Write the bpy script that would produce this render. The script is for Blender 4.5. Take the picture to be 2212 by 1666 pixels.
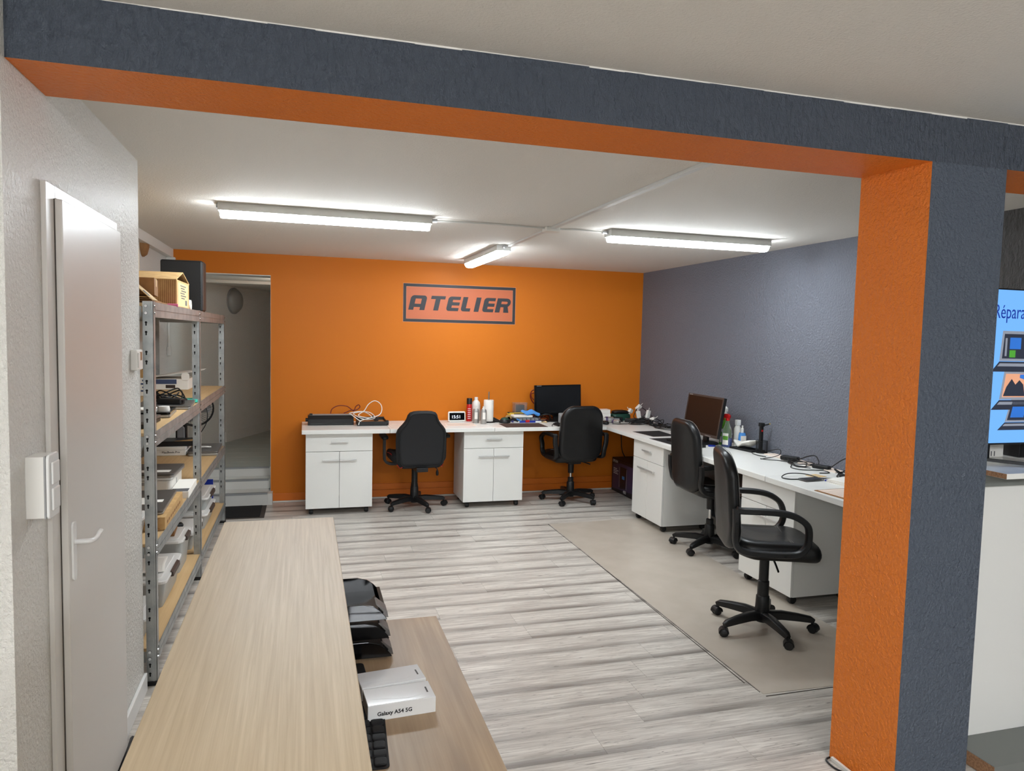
import bpy, bmesh, math, random
from mathutils import Vector, Matrix

for o in list(bpy.data.objects):
    bpy.data.objects.remove(o, do_unlink=True)
SC = bpy.context.scene
COL = SC.collection
RND = random.Random(7)
PI = math.pi

# ---------------------------------------------------------------- camera, world, exposure
YAW, PITCH, ROLL, FPX = 0.281930, -0.068837, 0.022979, 1550.25
_f = Vector((math.sin(YAW) * math.cos(PITCH), math.cos(YAW) * math.cos(PITCH), math.sin(PITCH)))
_r = Vector((math.cos(YAW), -math.sin(YAW), 0))
_u = _r.cross(_f)
_r2 = _r * math.cos(ROLL) + _u * math.sin(ROLL)
_u2 = -_r * math.sin(ROLL) + _u * math.cos(ROLL)
cam_data = bpy.data.cameras.new('camera')
cam = bpy.data.objects.new('camera', cam_data)
COL.objects.link(cam)
M = Matrix.Identity(4)
for i in range(3):
    M[i][0], M[i][1], M[i][2] = _r2[i], _u2[i], -_f[i]
M[2][3] = 1.70
cam.matrix_world = M
cam_data.sensor_width = 36.0
cam_data.lens = FPX / 2212.0 * 36.0
cam_data.clip_start = 0.05
SC.camera = cam

world = bpy.data.worlds.new('world')
SC.world = world
world.use_nodes = True
world.node_tree.nodes['Background'].inputs[0].default_value = (0.8, 0.88, 1.0, 1)
world.node_tree.nodes['Background'].inputs[1].default_value = 0.3
SC.view_settings.view_transform = 'Standard'
SC.view_settings.look = 'None'
SC.view_settings.exposure = 1.32
SC.view_settings.gamma = 1.0
SC.view_settings.use_curve_mapping = False
TUBE = 29.0          # emission of the workshop LED diffusers
TUBE_ADDED = 66.0     # emission of the unseen LED diffusers added in the shop behind the camera

# ---------------------------------------------------------------- colours and materials
def lin(r, g, b):
    def c(v):
        v /= 255.0
        return v / 12.92 if v <= 0.04045 else ((v + 0.055) / 1.055) ** 2.4
    return (c(r), c(g), c(b), 1.0)

MATS = {}
def mat(name, rgb=(200, 200, 200), rough=0.5, metal=0.0, bump=None, spots=None, coat=0.0, emit=None, trans=0.0, alpha=1.0, spec=0.5, ior=1.45):
    """procedural principled material; bump=(noise scale xyz, strength, distance, detail), spots=(rgb2, scale, lo, hi)"""
    m = bpy.data.materials.new(name)
    MATS[name] = m
    m.use_nodes = True
    nt = m.node_tree
    b = nt.nodes['Principled BSDF']
    b.inputs['Base Color'].default_value = lin(*rgb)
    b.inputs['Roughness'].default_value = rough
    b.inputs['Metallic'].default_value = metal
    b.inputs['Coat Weight'].default_value = coat
    b.inputs['Transmission Weight'].default_value = trans
    b.inputs['Alpha'].default_value = alpha
    b.inputs['Specular IOR Level'].default_value = spec
    b.inputs['IOR'].default_value = ior
    if emit:
        b.inputs['Emission Color'].default_value = lin(*emit[0])
        b.inputs['Emission Strength'].default_value = emit[1]
    if bump or spots:
        tc = nt.nodes.new('ShaderNodeTexCoord')
    if bump:
        mp = nt.nodes.new('ShaderNodeMapping')
        mp.inputs['Scale'].default_value = bump[0]
        nz = nt.nodes.new('ShaderNodeTexNoise')
        nz.inputs['Scale'].default_value = 1.0
        nz.inputs['Detail'].default_value = bump[3] if len(bump) > 3 else 3.0
        nz.inputs['Roughness'].default_value = 0.55
        bp = nt.nodes.new('ShaderNodeBump')
        bp.inputs['Strength'].default_value = bump[1]
        bp.inputs['Distance'].default_value = bump[2]
        nt.links.new(tc.outputs['Object'], mp.inputs['Vector'])
        nt.links.new(mp.outputs['Vector'], nz.inputs['Vector'])
        nt.links.new(nz.outputs['Fac'], bp.inputs['Height'])
        nt.links.new(bp.outputs['Normal'], b.inputs['Normal'])
    if spots:
        n2 = nt.nodes.new('ShaderNodeTexNoise')
        n2.inputs['Scale'].default_value = spots[1]
        n2.inputs['Detail'].default_value = 4.0
        rp = nt.nodes.new('ShaderNodeValToRGB')
        rp.color_ramp.elements[0].position = spots[2]
        rp.color_ramp.elements[1].position = spots[3]
        rp.color_ramp.elements[0].color = lin(*rgb)
        rp.color_ramp.elements[1].color = lin(*spots[0])
        nt.links.new(tc.outputs['Object'], n2.inputs['Vector'])
        nt.links.new(n2.outputs['Fac'], rp.inputs['Fac'])
        nt.links.new(rp.outputs['Color'], b.inputs['Base Color'])
    return m

def roughcast(name, rgb, size=70.0, strength=0.6, dist=0.012, rough=0.55, vert=0.6, rgb2=None):
    """thick crumbly plaster paint: two octaves of noise, stretched upright"""
    m = mat(name, rgb, rough)
    nt = m.node_tree
    b = nt.nodes['Principled BSDF']
    tc = nt.nodes.new('ShaderNodeTexCoord')
    mp = nt.nodes.new('ShaderNodeMapping')
    mp.inputs['Scale'].default_value = (size, size, size * vert)
    nz = nt.nodes.new('ShaderNodeTexNoise')
    nz.inputs['Scale'].default_value = 1.0
    nz.inputs['Detail'].default_value = 5.0
    nz.inputs['Roughness'].default_value = 0.6
    nz.inputs['Distortion'].default_value = 0.25
    rp = nt.nodes.new('ShaderNodeValToRGB')
    rp.color_ramp.elements[0].position = 0.27
    rp.color_ramp.elements[1].position = 0.74
    bp = nt.nodes.new('ShaderNodeBump')
    bp.inputs['Strength'].default_value = strength
    bp.inputs['Distance'].default_value = dist
    nt.links.new(tc.outputs['Object'], mp.inputs['Vector'])
    nt.links.new(mp.outputs['Vector'], nz.inputs['Vector'])
    nt.links.new(nz.outputs['Fac'], rp.inputs['Fac'])
    nt.links.new(rp.outputs['Color'], bp.inputs['Height'])
    nt.links.new(bp.outputs['Normal'], b.inputs['Normal'])
    return m

ORANGE = (206, 115, 26)
SLATE = (75, 82, 93)
roughcast('plaster_white', (236, 233, 226), 80, 0.75, 0.013, 0.30, 0.85)
roughcast('plaster_slate', (88, 96, 108), 78, 0.75, 0.014, 0.38, 0.9)
roughcast('plaster_slate_beam', SLATE, 62, 0.9, 0.016, 0.40, 0.5)
roughcast('plaster_slate_wall', (112, 116, 127), 64, 0.75, 0.013, 0.40, 0.95)
roughcast('plaster_orange', (238, 128, 34), 74, 0.7, 0.014, 0.38, 0.9)
roughcast('plaster_anthracite', (62, 61, 60), 42, 0.9, 0.016, 0.5, 0.45)
roughcast('ceiling_paint', (226, 221, 213), 110, 0.45, 0.005, 0.8, 1.0)
mat('orange_paint', ORANGE, 0.5, spec=0.25, bump=((7, 7, 3), 0.25, 0.01, 4))
mat('orange_board', (214, 112, 24), 0.45, bump=((9, 9, 9), 0.2, 0.006, 4))
mat('white_paint', (222, 219, 212), 0.35)
mat('door_paint', (214, 210, 204), 0.35, bump=((30, 30, 6), 0.08, 0.002, 3))
mat('white_gloss', (232, 232, 230), 0.25)
mat('white_plastic', (226, 224, 218), 0.4)
mat('grey_plastic', (150, 150, 150), 0.45)
mat('laminate_white', (232, 231, 226), 0.28)
mat('laminate_edge', (206, 205, 200), 0.4)
mat('alu', (214, 214, 212), 0.45, 0.7)
mat('chrome', (215, 215, 215), 0.12, 1.0)
mat('steel_galv', (176, 179, 178), 0.42, 0.8, spots=((154, 158, 158), 14, 0.4, 0.65))
mat('hole_dark', (22, 22, 22), 0.9)
mat('black_plastic', (20, 20, 21), 0.42)
mat('black_matte', (17, 17, 18), 0.75)
mat('black_gloss', (10, 10, 11), 0.12)
mat('leather_black', (17, 17, 18), 0.36, bump=((22, 22, 22), 0.12, 0.006, 5))
mat('mesh_black', (24, 24, 26), 0.7, bump=((420, 420, 420), 0.25, 0.001, 1))
mat('stitch_grey', (128, 126, 122), 0.7)
mat('red', (188, 26, 26), 0.35)
mat('red_cord', (110, 22, 16), 0.5)
mat('blue', (22, 48, 150), 0.4)
mat('blue_cloth', (76, 142, 214), 0.7)
mat('teal', (66, 190, 170), 0.45)
mat('yellow', (214, 176, 62), 0.5)
mat('green_dark', (24, 66, 54), 0.45)
mat('green', (92, 150, 52), 0.45)
mat('cardboard', (196, 160, 108), 0.8, spots=((180, 142, 92), 25, 0.35, 0.7))
mat('cardboard_dark', (150, 108, 66), 0.8, spots=((134, 94, 56), 25, 0.35, 0.7))
mat('kraft_light', (214, 184, 136), 0.8)
mat('paper', (236, 232, 224), 0.8)
mat('paper_warm', (232, 214, 200), 0.8)
mat('print_grey', (90, 90, 92), 0.7)
mat('print_blue', (64, 78, 110), 0.6)
mat('silver_laptop', (166, 164, 160), 0.35, 0.6)
mat('grey_laptop', (112, 110, 108), 0.38, 0.6)
mat('dark_glass', (12, 12, 14), 0.1)
mat('screen_black', (24, 25, 27), 0.24)
mat('screen_brown', (30, 17, 10), 0.42, spec=0.3)
mat('brown_trim', (58, 46, 40), 0.5)
mat('fabric_brown', (70, 52, 46), 0.85, bump=((300, 300, 300), 0.3, 0.002, 2))
mat('mousepad', (22, 22, 24), 0.85)
mat('clear_plastic', (236, 238, 240), 0.12, trans=0.9, alpha=0.75, ior=1.3)
mat('clear_wrap', (240, 242, 245), 0.06, coat=1.0)
mat('bin_plastic', (226, 228, 226), 0.3, trans=0.55, alpha=0.8, ior=1.2)
mat('bin_lid', (226, 224, 220), 0.35)
mat('bin_handle', (66, 54, 48), 0.5)
mat('glass_blue', (34, 88, 190), 0.08, trans=0.5)
mat('chipboard', (178, 136, 102), 0.85, spots=((150, 110, 80), 120, 0.4, 0.6))
mat('vinyl_mat', (188, 178, 165), 0.33, bump=((3.2, 1.2, 3), 0.3, 0.01, 2), spots=((178, 168, 154), 5, 0.35, 0.7))
mat('seam_dark', (70, 64, 58), 0.8)
mat('doormat', (14, 14, 15), 0.95, bump=((200, 200, 200), 0.4, 0.004, 2))
mat('rubber_edge', (66, 60, 56), 0.8)
mat('joint', (92, 86, 80), 0.9)
mat('shop_floor', (196, 190, 181), 0.45)
mat('lamp_glass_off', (150, 150, 146), 0.35)
mat('plinth_grey', (120, 122, 118), 0.45)
mat('sign_dark', (46, 47, 52), 0.5)
mat('sign_salmon', (196, 106, 68), 0.5)
mat('sign_rim', (226, 150, 110), 0.5)
mat('nosing', (150, 152, 152), 0.45, 0.1)
mat('step_paint', (214, 213, 208), 0.35)
mat('boards_grey', (164, 168, 162), 0.4)
mat('purple_print', (66, 54, 86), 0.4)
mat('box_black', (22, 18, 24), 0.4)
mat('text_black', (40, 40, 42), 0.5)
mat('text_white', (225, 225, 225), 0.5)
mat('clock_digit', (220, 226, 240), 0.5, emit=((215, 225, 245), 0.4))
mat('pink', (214, 110, 150), 0.6)
mat('tan', (170, 140, 92), 0.7)
mat('tv_blue', (30, 50, 80), 0.3, emit=((118, 182, 255), 0.42))
mat('tv_text', (24, 50, 130), 0.3, emit=((24, 50, 130), 0.36))
mat('tv_dark', (40, 44, 56), 0.3, emit=((44, 48, 60), 0.32))
mat('tv_grey', (120, 124, 134), 0.3, emit=((128, 134, 146), 0.32))
mat('tv_screen', (40, 90, 170), 0.3, emit=((50, 110, 190), 0.32))
mat('tv_green', (70, 140, 50), 0.3, emit=((70, 140, 50), 0.32))
mat('tv_peak', (200, 140, 110), 0.3, emit=((205, 150, 120), 0.32))
mat('led', (255, 255, 255), 0.4, emit=((240, 249, 255), TUBE))
mat('led_added', (255, 255, 255), 0.4, emit=((244, 249, 255), TUBE_ADDED))
mat('led_back', (255, 255, 255), 0.4, emit=((240, 249, 255), TUBE * 0.7))
mat('added_lamp_glow', (255, 255, 255), 0.4, emit=((238, 250, 244), 21.0))
mat('lamp_housing', (205, 204, 200), 0.45)

def wood(name, c1, c2, c3, axis='y', scale=1.0, rough=0.45, contrast=1.0):
    """fine straight grain along one axis"""
    m = mat(name, c1, rough)
    nt = m.node_tree
    b = nt.nodes['Principled BSDF']
    tc = nt.nodes.new('ShaderNodeTexCoord')
    mp = nt.nodes.new('ShaderNodeMapping')
    mp.inputs['Scale'].default_value = (130 * scale, 3.0 * scale, 130 * scale) if axis == 'y' else (3.0 * scale, 130 * scale, 130 * scale)
    n1 = nt.nodes.new('ShaderNodeTexNoise')
    n1.inputs['Scale'].default_value = 1.0
    n1.inputs['Detail'].default_value = 6.0
    n1.inputs['Roughness'].default_value = 0.6
    n1.inputs['Distortion'].default_value = 0.4
    rp = nt.nodes.new('ShaderNodeValToRGB')
    rp.color_ramp.elements[0].position = 0.3
    rp.color_ramp.elements[1].position = 0.72
    rp.color_ramp.elements[0].color = lin(*c2)
    rp.color_ramp.elements[1].color = lin(*c1)
    mp2 = nt.nodes.new('ShaderNodeMapping')
    mp2.inputs['Scale'].default_value = (9, 1.4, 9) if axis == 'y' else (1.4, 9, 9)
    n2 = nt.nodes.new('ShaderNodeTexNoise')
    n2.inputs['Scale'].default_value = 1.0
    n2.inputs['Detail'].default_value = 3.0
    rp2 = nt.nodes.new('ShaderNodeValToRGB')
    rp2.color_ramp.elements[0].position = 0.42
    rp2.color_ramp.elements[1].position = 0.7
    rp2.color_ramp.elements[0].color = (0, 0, 0, 1)
    rp2.color_ramp.elements[1].color = (contrast, contrast, contrast, 1)
    mx = nt.nodes.new('ShaderNodeMix')
    mx.data_type = 'RGBA'
    mx.inputs['B'].default_value = lin(*c3)
    L = nt.links.new
    L(tc.outputs['Object'], mp.inputs['Vector']); L(mp.outputs['Vector'], n1.inputs['Vector']); L(n1.outputs['Fac'], rp.inputs['Fac'])
    L(tc.outputs['Object'], mp2.inputs['Vector']); L(mp2.outputs['Vector'], n2.inputs['Vector']); L(n2.outputs['Fac'], rp2.inputs['Fac'])
    L(rp2.outputs['Color'], mx.inputs['Factor']); L(rp.outputs['Color'], mx.inputs['A']); L(mx.outputs['Result'], b.inputs['Base Color'])
    return m
wood('counter_wood', (206, 187, 156), (178, 156, 124), (190, 170, 140), 'y', 1.0, 0.42, 0.5)
wood('desk_wood', (188, 162, 128), (168, 140, 108), (148, 124, 100), 'y', 0.6, 0.4, 0.8)
wood('chip_shelf', (206, 174, 128), (192, 158, 112), (196, 164, 118), 'y', 0.5, 0.7, 0.4)

def plank_material():
    """pale grey oak print; every plank shifts the grain by its own random number; darker smoky band printed along the long edges"""
    m = mat('oak_plank', (190, 184, 175), 0.38)
    nt = m.node_tree
    b = nt.nodes['Principled BSDF']
    N, L = nt.nodes.new, nt.links.new
    tc = N('ShaderNodeTexCoord'); oi = N('ShaderNodeObjectInfo')
    off = N('ShaderNodeMath'); off.operation = 'MULTIPLY'; off.inputs[1].default_value = 57.0
    L(oi.outputs['Random'], off.inputs[0])
    cx = N('ShaderNodeCombineXYZ'); L(off.outputs[0], cx.inputs[0]); L(off.outputs[0], cx.inputs[1])
    add = N('ShaderNodeVectorMath'); add.operation = 'ADD'
    L(tc.outputs['Object'], add.inputs[0]); L(cx.outputs[0], add.inputs[1])
    def noise(sc, det, dist, lo, hi, rough=0.6):
        mp = N('ShaderNodeMapping'); mp.inputs['Scale'].default_value = sc
        n = N('ShaderNodeTexNoise'); n.inputs['Scale'].default_value = 1.0; n.inputs['Detail'].default_value = det
        n.inputs['Distortion'].default_value = dist; n.inputs['Roughness'].default_value = rough
        mr = N('ShaderNodeMapRange'); mr.inputs['From Min'].default_value = lo; mr.inputs['From Max'].default_value = hi
        L(add.outputs[0], mp.inputs['Vector']); L(mp.outputs['Vector'], n.inputs['Vector']); L(n.outputs['Fac'], mr.inputs['Value'])
        return mr.outputs['Result']
    fine = noise((3.5, 75, 1), 7, 0.8, 0.38, 0.62, 0.65)
    crack = noise((6, 95, 1), 5, 1.8, 0.60, 0.68)
    patch = noise((1.6, 9, 1), 3, 0.3, 0.40, 0.68)
    bandn = noise((1.1, 5, 1), 2, 0.2, 0.28, 0.60)
    sep = N('ShaderNodeSeparateXYZ'); L(tc.outputs['Generated'], sep.inputs[0])
    # distance from the near long edge (0) : band strongest at the edges
    e1 = N('ShaderNodeMapRange'); e1.inputs['From Min'].default_value = 0.0; e1.inputs['From Max'].default_value = 0.42; e1.inputs['To Min'].default_value = 1.0; e1.inputs['To Max'].default_value = 0.0
    e1.interpolation_type = 'SMOOTHERSTEP'
    L(sep.outputs['Y'], e1.inputs['Value'])
    e2 = N('ShaderNodeMapRange'); e2.inputs['From Min'].default_value = 0.86; e2.inputs['From Max'].default_value = 1.0
    L(sep.outputs['Y'], e2.inputs['Value'])
    e2h = N('ShaderNodeMath'); e2h.operation = 'MULTIPLY'; e2h.inputs[1].default_value = 0.55; L(e2.outputs['Result'], e2h.inputs[0])
    em = N('ShaderNodeMath'); em.operation = 'MAXIMUM'; L(e1.outputs['Result'], em.inputs[0]); L(e2h.outputs[0], em.inputs[1])
    eb = N('ShaderNodeMath'); eb.operation = 'MULTIPLY'; L(em.outputs[0], eb.inputs[0]); L(bandn, eb.inputs[1])
    def mixc(fac, a, col, amount):
        ml = N('ShaderNodeMath'); ml.operation = 'MULTIPLY'; ml.inputs[1].default_value = amount; ml.use_clamp = True
        L(fac, ml.inputs[0])
        mx = N('ShaderNodeMix'); mx.data_type = 'RGBA'
        L(ml.outputs[0], mx.inputs['Factor'])
        if isinstance(a, tuple): mx.inputs['A'].default_value = a
        else: L(a, mx.inputs['A'])
        mx.inputs['B'].default_value = col
        return mx.outputs['Result']
    c = mixc(fine, lin(222, 217, 208), lin(178, 170, 161), 0.95)
    c = mixc(patch, c, lin(160, 153, 145), 0.45)
    c = mixc(eb.outputs[0], c, lin(116, 109, 103), 0.85)
    c = mixc(crack, c, lin(104, 97, 90), 0.9)
    L(c, b.inputs['Base Color'])
    bp = N('ShaderNodeBump'); bp.inputs['Strength'].default_value = 0.12; bp.inputs['Distance'].default_value = 0.002
    L(fine, bp.inputs['Height']); L(bp.outputs['Normal'], b.inputs['Normal'])
    return m
plank_material()

# ---------------------------------------------------------------- mesh helpers
class MB:
    def __init__(self):
        self.v, self.f, self.m, self.cur = [], [], [], 0
    def use(self, i):
        self.cur = i
        return self
    def face(self, idx):
        self.f.append(tuple(idx)); self.m.append(self.cur)
    def box(self, x0, x1, y0, y1, z0, z1):
        n = len(self.v)
        self.v += [(x0, y0, z0), (x1, y0, z0), (x1, y1, z0), (x0, y1, z0), (x0, y0, z1), (x1, y0, z1), (x1, y1, z1), (x0, y1, z1)]
        for q in ((3, 2, 1, 0), (4, 5, 6, 7), (0, 1, 5, 4), (1, 2, 6, 5), (2, 3, 7, 6), (3, 0, 4, 7)):
            self.face([n + i for i in q])
        return self
    def xform_box(self, sx, sy, sz, mtx):
        """box of full size sx,sy,sz centred on the origin then moved by mtx"""
        n0 = len(self.v)
        self.box(-sx / 2, sx / 2, -sy / 2, sy / 2, -sz / 2, sz / 2)
        for i in range(n0, len(self.v)):
            self.v[i] = tuple(mtx @ Vector(self.v[i]))
        return self
    def prism(self, poly, a0, a1, axis='z'):
        """extrude a counter-clockwise 2D polygon; axis z: (x,y), axis y: (x,z), axis x: (y,z)"""
        def P(u, v, w):
            return (u, v, w) if axis == 'z' else ((u, w, v) if axis == 'y' else (w, u, v))
        n, k = len(self.v), len(poly)
        self.v += [P(u, v, a0) for u, v in poly] + [P(u, v, a1) for u, v in poly]
        flip = axis == 'y'
        bot, top = list(range(k - 1, -1, -1)), list(range(k, 2 * k))
        fs = [bot, top] + [[i, (i + 1) % k, k + (i + 1) % k, k + i] for i in range(k)]
        for q in fs:
            self.face([n + i for i in (q[::-1] if flip else q)])
        return self
    def sweep(self, path, sect, side=None, closed=False, scale=None):
        """sweep a 2D section along a 3D path; side = fixed binormal, otherwise transported"""
        P = [Vector(p) for p in path]
        k, n0, s = len(P), len(self.v), len(sect)
        up = None
        for i, p in enumerate(P):
            a = P[(i - 1) % k] if (closed or i > 0) else p
            c = P[(i + 1) % k] if (closed or i < k - 1) else p
            t = (c - a)
            if t.length < 1e-9: t = Vector((0, 0, 1))
            t.normalize()
            if side is not None:
                b = Vector(side)
                b = (b - t * b.dot(t)).normalized()
            else:
                if up is None:
                    b = t.orthogonal().normalized()
                else:
                    b = (up - t * up.dot(t))
                    b = b.normalized() if b.length > 1e-6 else t.orthogonal().normalized()
                up = b
            n = t.cross(b)
            sc = scale[i] if scale else 1.0
            for (u, w) in sect:
                self.v.append(tuple(p + b * u * sc + n * w * sc))
        for i in range(k if closed else k - 1):
            a, b2 = n0 + i * s, n0 + ((i + 1) % k) * s
            for j in range(s):
                self.face([a + j, a + (j + 1) % s, b2 + (j + 1) % s, b2 + j])
        if not closed:
            self.face([n0 + j for j in range(s - 1, -1, -1)])
            self.face([n0 + (k - 1) * s + j for j in range(s)])
        return self
    def tube(self, path, r, seg=8, closed=False, scale=None):
        return self.sweep(path, [(r * math.cos(2 * PI * j / seg), r * math.sin(2 * PI * j / seg)) for j in range(seg)], None, closed, scale)
    def cyl(self, p0, p1, r0, r1=None, seg=16):
        r1 = r0 if r1 is None else r1
        return self.tube([p0, p1], 1.0, seg, False, [r0, r1])
    def lathe(self, c, prof, seg=20, axis='z'):
        """profile [(radius, height)] revolved about an axis through c"""
        n0, k = len(self.v), len(prof)
        for (r, h) in prof:
            for j in range(seg):
                a = 2 * PI * j / seg
                u, w = r * math.cos(a), r * math.sin(a)
                d = (u, w, h) if axis == 'z' else ((u, h, -w) if axis == 'y' else (h, u, w))
                self.v.append((c[0] + d[0], c[1] + d[1], c[2] + d[2]))
        for i in range(k - 1):
            for j in range(seg):
                a, b = n0 + i * seg, n0 + (i + 1) * seg
                self.face([a + j, a + (j + 1) % seg, b + (j + 1) % seg, b + j])
        if prof[0][0] > 1e-6: self.face([n0 + j for j in range(seg - 1, -1, -1)])
        if prof[-1][0] > 1e-6: self.face([n0 + (k - 1) * seg + j for j in range(seg)])
        return self
    def pad(self, outline, th, rnd, warp, bulge=0.0):
        """cushion: closed outline (u,v), thickness th along w, rounded rim, mapped by warp(u,v,w)->xyz"""
        k = len(outline)
        cu = sum(p[0] for p in outline) / k
        cv = sum(p[1] for p in outline) / k
        R = sum(math.hypot(p[0] - cu, p[1] - cv) for p in outline) / k
        rr = rnd / R
        rows = []
        prof = [(0.3, -bulge * .2), (0.6, -bulge * .1), (0.82, 0), (1 - rr, 0.0), (1 - rr * .55, .06 * th), (1 - rr * .2, .2 * th), (1, .42 * th),
                (1, .58 * th), (1 - rr * .2, .8 * th), (1 - rr * .55, .94 * th), (1 - rr, th), (0.82, th + bulge * .35), (0.6, th + bulge * .8), (0.3, th + bulge)]
        n0 = len(self.v)
        for s, w in prof:
            for (u, v) in outline:
                self.v.append(tuple(warp(cu + (u - cu) * s, cv + (v - cv) * s, w)))
        for i in range(len(prof) - 1):
            a, b = n0 + i * k, n0 + (i + 1) * k
            for j in range(k):
                self.face([a + j, a + (j + 1) % k, b + (j + 1) % k, b + j])
        c0 = len(self.v); self.v.append(tuple(warp(cu, cv, -bulge * .2)))
        c1 = len(self.v); self.v.append(tuple(warp(cu, cv, th + bulge)))
        e = n0 + (len(prof) - 1) * k
        for j in range(k):
            self.face([c0, n0 + (j + 1) % k, n0 + j])
            self.face([c1, e + j, e + (j + 1) % k])
        return self
    def mesh(self, name, mats):
        me = bpy.data.meshes.new(name)
        me.from_pydata(self.v, [], self.f)
        for m in (mats if isinstance(mats, (list, tuple)) else [mats]):
            me.materials.append(MATS[m])
        if any(self.m):
            me.polygons.foreach_set('material_index', self.m)
        bm = bmesh.new(); bm.from_mesh(me)
        bmesh.ops.recalc_face_normals(bm, faces=bm.faces)
        bm.to_mesh(me); bm.free()
        me.update()
        return me
    def build(self, name, mats, parent=None, smooth=False, bevel=0.0, loc=None, rotz=0.0, rot=None):
        return place(name, self.mesh(name, mats), parent, smooth, bevel, loc, rotz, rot)

def place(name, me, parent=None, smooth=False, bevel=0.0, loc=None, rotz=0.0, rot=None):
    o = bpy.data.objects.new(name, me)
    COL.objects.link(o)
    if loc is not None: o.location = loc
    if rot is not None: o.rotation_euler = rot
    elif rotz: o.rotation_euler = (0, 0, rotz)
    if parent is not None: o.parent = parent
    if smooth:
        me.shade_smooth()
        try:
            me.set_sharp_from_angle(angle=math.radians(42))
        except Exception:
            pass
    if bevel:
        md = o.modifiers.new('bevel', 'BEVEL')
        md.width = bevel; md.segments = 2; md.limit_method = 'ANGLE'; md.angle_limit = math.radians(50)
    return o

def box(name, m, x0, x1, y0, y1, z0, z1, parent=None, bevel=0.0):
    return MB().box(x0, x1, y0, y1, z0, z1).build(name, m, parent, False, bevel)

def tag(o, label=None, cat=None, group=None, kind=None):
    if label: o['label'] = label
    if cat: o['category'] = cat
    if group: o['group'] = group
    if kind: o['kind'] = kind
    return o

def thing(name, label, cat, loc=(0, 0, 0), rotz=0.0, group=None):
    o = bpy.data.objects.new(name, None)
    COL.objects.link(o)
    o.empty_display_size = 0.05
    o.location = loc
    o.rotation_euler = (0, 0, rotz)
    return tag(o, label, cat, group)

def struct(o, label=None, cat=None):
    return tag(o, label, cat, None, 'structure')

def dup(root, loc, rotz=0.0, label=None):
    def cp(o, par):
        c = o.copy(); COL.objects.link(c)
        if par is not None: c.parent = par
        for ch in list(o.children): cp(ch, c)
        return c
    r = cp(root, None)
    r.location = loc; r.rotation_euler = (0, 0, rotz)
    if label: r['label'] = label
    return r

def rrect(w, h, r, n=5, cx=0.0, cy=0.0):
    """counter-clockwise rounded rectangle outline"""
    pts = []
    for sx, sy, a0 in ((1, 1, 0), (-1, 1, PI / 2), (-1, -1, PI), (1, -1, 3 * PI / 2)):
        for i in range(n + 1):
            a = a0 + PI / 2 * i / n
            pts.append((cx + sx * (w / 2 - r) + r * math.cos(a), cy + sy * (h / 2 - r) + r * math.sin(a)))
    return pts

def spline(pts, n=8, closed=False):
    """Catmull-Rom through 3D points"""
    P = [Vector(p) for p in pts]
    out, k = [], len(P)
    rng = range(k) if closed else range(k - 1)
    for i in rng:
        p0 = P[(i - 1) % k] if (closed or i > 0) else P[0]
        p1, p2 = P[i], P[(i + 1) % k]
        p3 = P[(i + 2) % k] if (closed or i + 2 < k) else P[-1]
        for j in range(n):
            t = j / n
            out.append(0.5 * ((2 * p1) + (p2 - p0) * t + (2 * p0 - 5 * p1 + 4 * p2 - p3) * t * t + (3 * p1 - p0 - 3 * p2 + p3) * t ** 3))
    if not closed: out.append(P[-1])
    return out

def cable(name, m, pts, r, label, n=8, closed=False, cat='cable'):
    o = MB().tube(spline(pts, n, closed), r, 6, closed).build(name, m, None, True)
    return tag(o, label, cat)

def text(string, size, m, mtx, parent=None, name='lettering', ext=0.0004, sx=1.0, shear=0.0, bold=0.0):
    cu = bpy.data.curves.new('tmp', 'FONT')
    cu.body = string; cu.size = size; cu.extrude = ext; cu.align_x = 'LEFT'; cu.shear = shear
    cu.resolution_u = 3; cu.offset = bold
    t = bpy.data.objects.new('tmp', cu); COL.objects.link(t)
    dg = bpy.context.evaluated_depsgraph_get()
    me = bpy.data.meshes.new_from_object(t.evaluated_get(dg))
    bpy.data.objects.remove(t, do_unlink=True)
    if sx != 1.0:
        me.transform(Matrix.Diagonal((sx, 1, 1, 1)))
    me.transform(mtx)
    me.materials.clear(); me.materials.append(MATS[m])
    me.name = name
    return place(name, me, parent)

def frame(origin, ux, uz):
    """4x4 whose x axis is ux, y axis uz (text plane), z their cross product"""
    x, y = Vector(ux).normalized(), Vector(uz).normalized()
    z = x.cross(y)
    return Matrix(((x.x, y.x, z.x, origin[0]), (x.y, y.y, z.y, origin[1]), (x.z, y.z, z.z, origin[2]), (0, 0, 0, 1)))

# ================================================================ THE SETTING
YB, XR, XL, ZC, ZF = 7.41, 3.655, -1.24, 2.44, 2.51      # back wall, right wall, left wall, workshop ceiling, shop ceiling

# floor slab with one object per plank
fl = MB().box(-3.0, XR + .1, 1.262, YB, -0.10, -0.004).use(1).box(-3.0, XR + .1, -3.5, 1.262, -0.10, 0.0)
floor = struct(fl.build('floor', ['joint', 'shop_floor']))
PW, PL = 0.191, 1.285
row = 0
y = 2.79 - 8 * PW
while y < YB - .01:
    x0 = -0.72 if y < 3.5 else XL
    x = x0 - RND.random() * PL if row not in (8, 9, 10) else {8: 1.457 - 2 * PL, 9: 1.553 - 2 * PL, 10: 1.662 - 2 * PL}[row]
    while x < XR:
        a, b = max(x, x0), min(x + PL, XR)
        if b - a > .04:
            y1 = min(y + PW, YB)
            mbp = MB().box(-(b - a) / 2 + .0006, (b - a) / 2 - .0006, -(y1 - y) / 2 + .0005, (y1 - y) / 2 - .0005, -.006, 0)
            mbp.build('plank', 'oak_plank', floor, loc=((a + b) / 2, (y + y1) / 2, 0))
        x += PL
    y += PW
    row += 1

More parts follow.
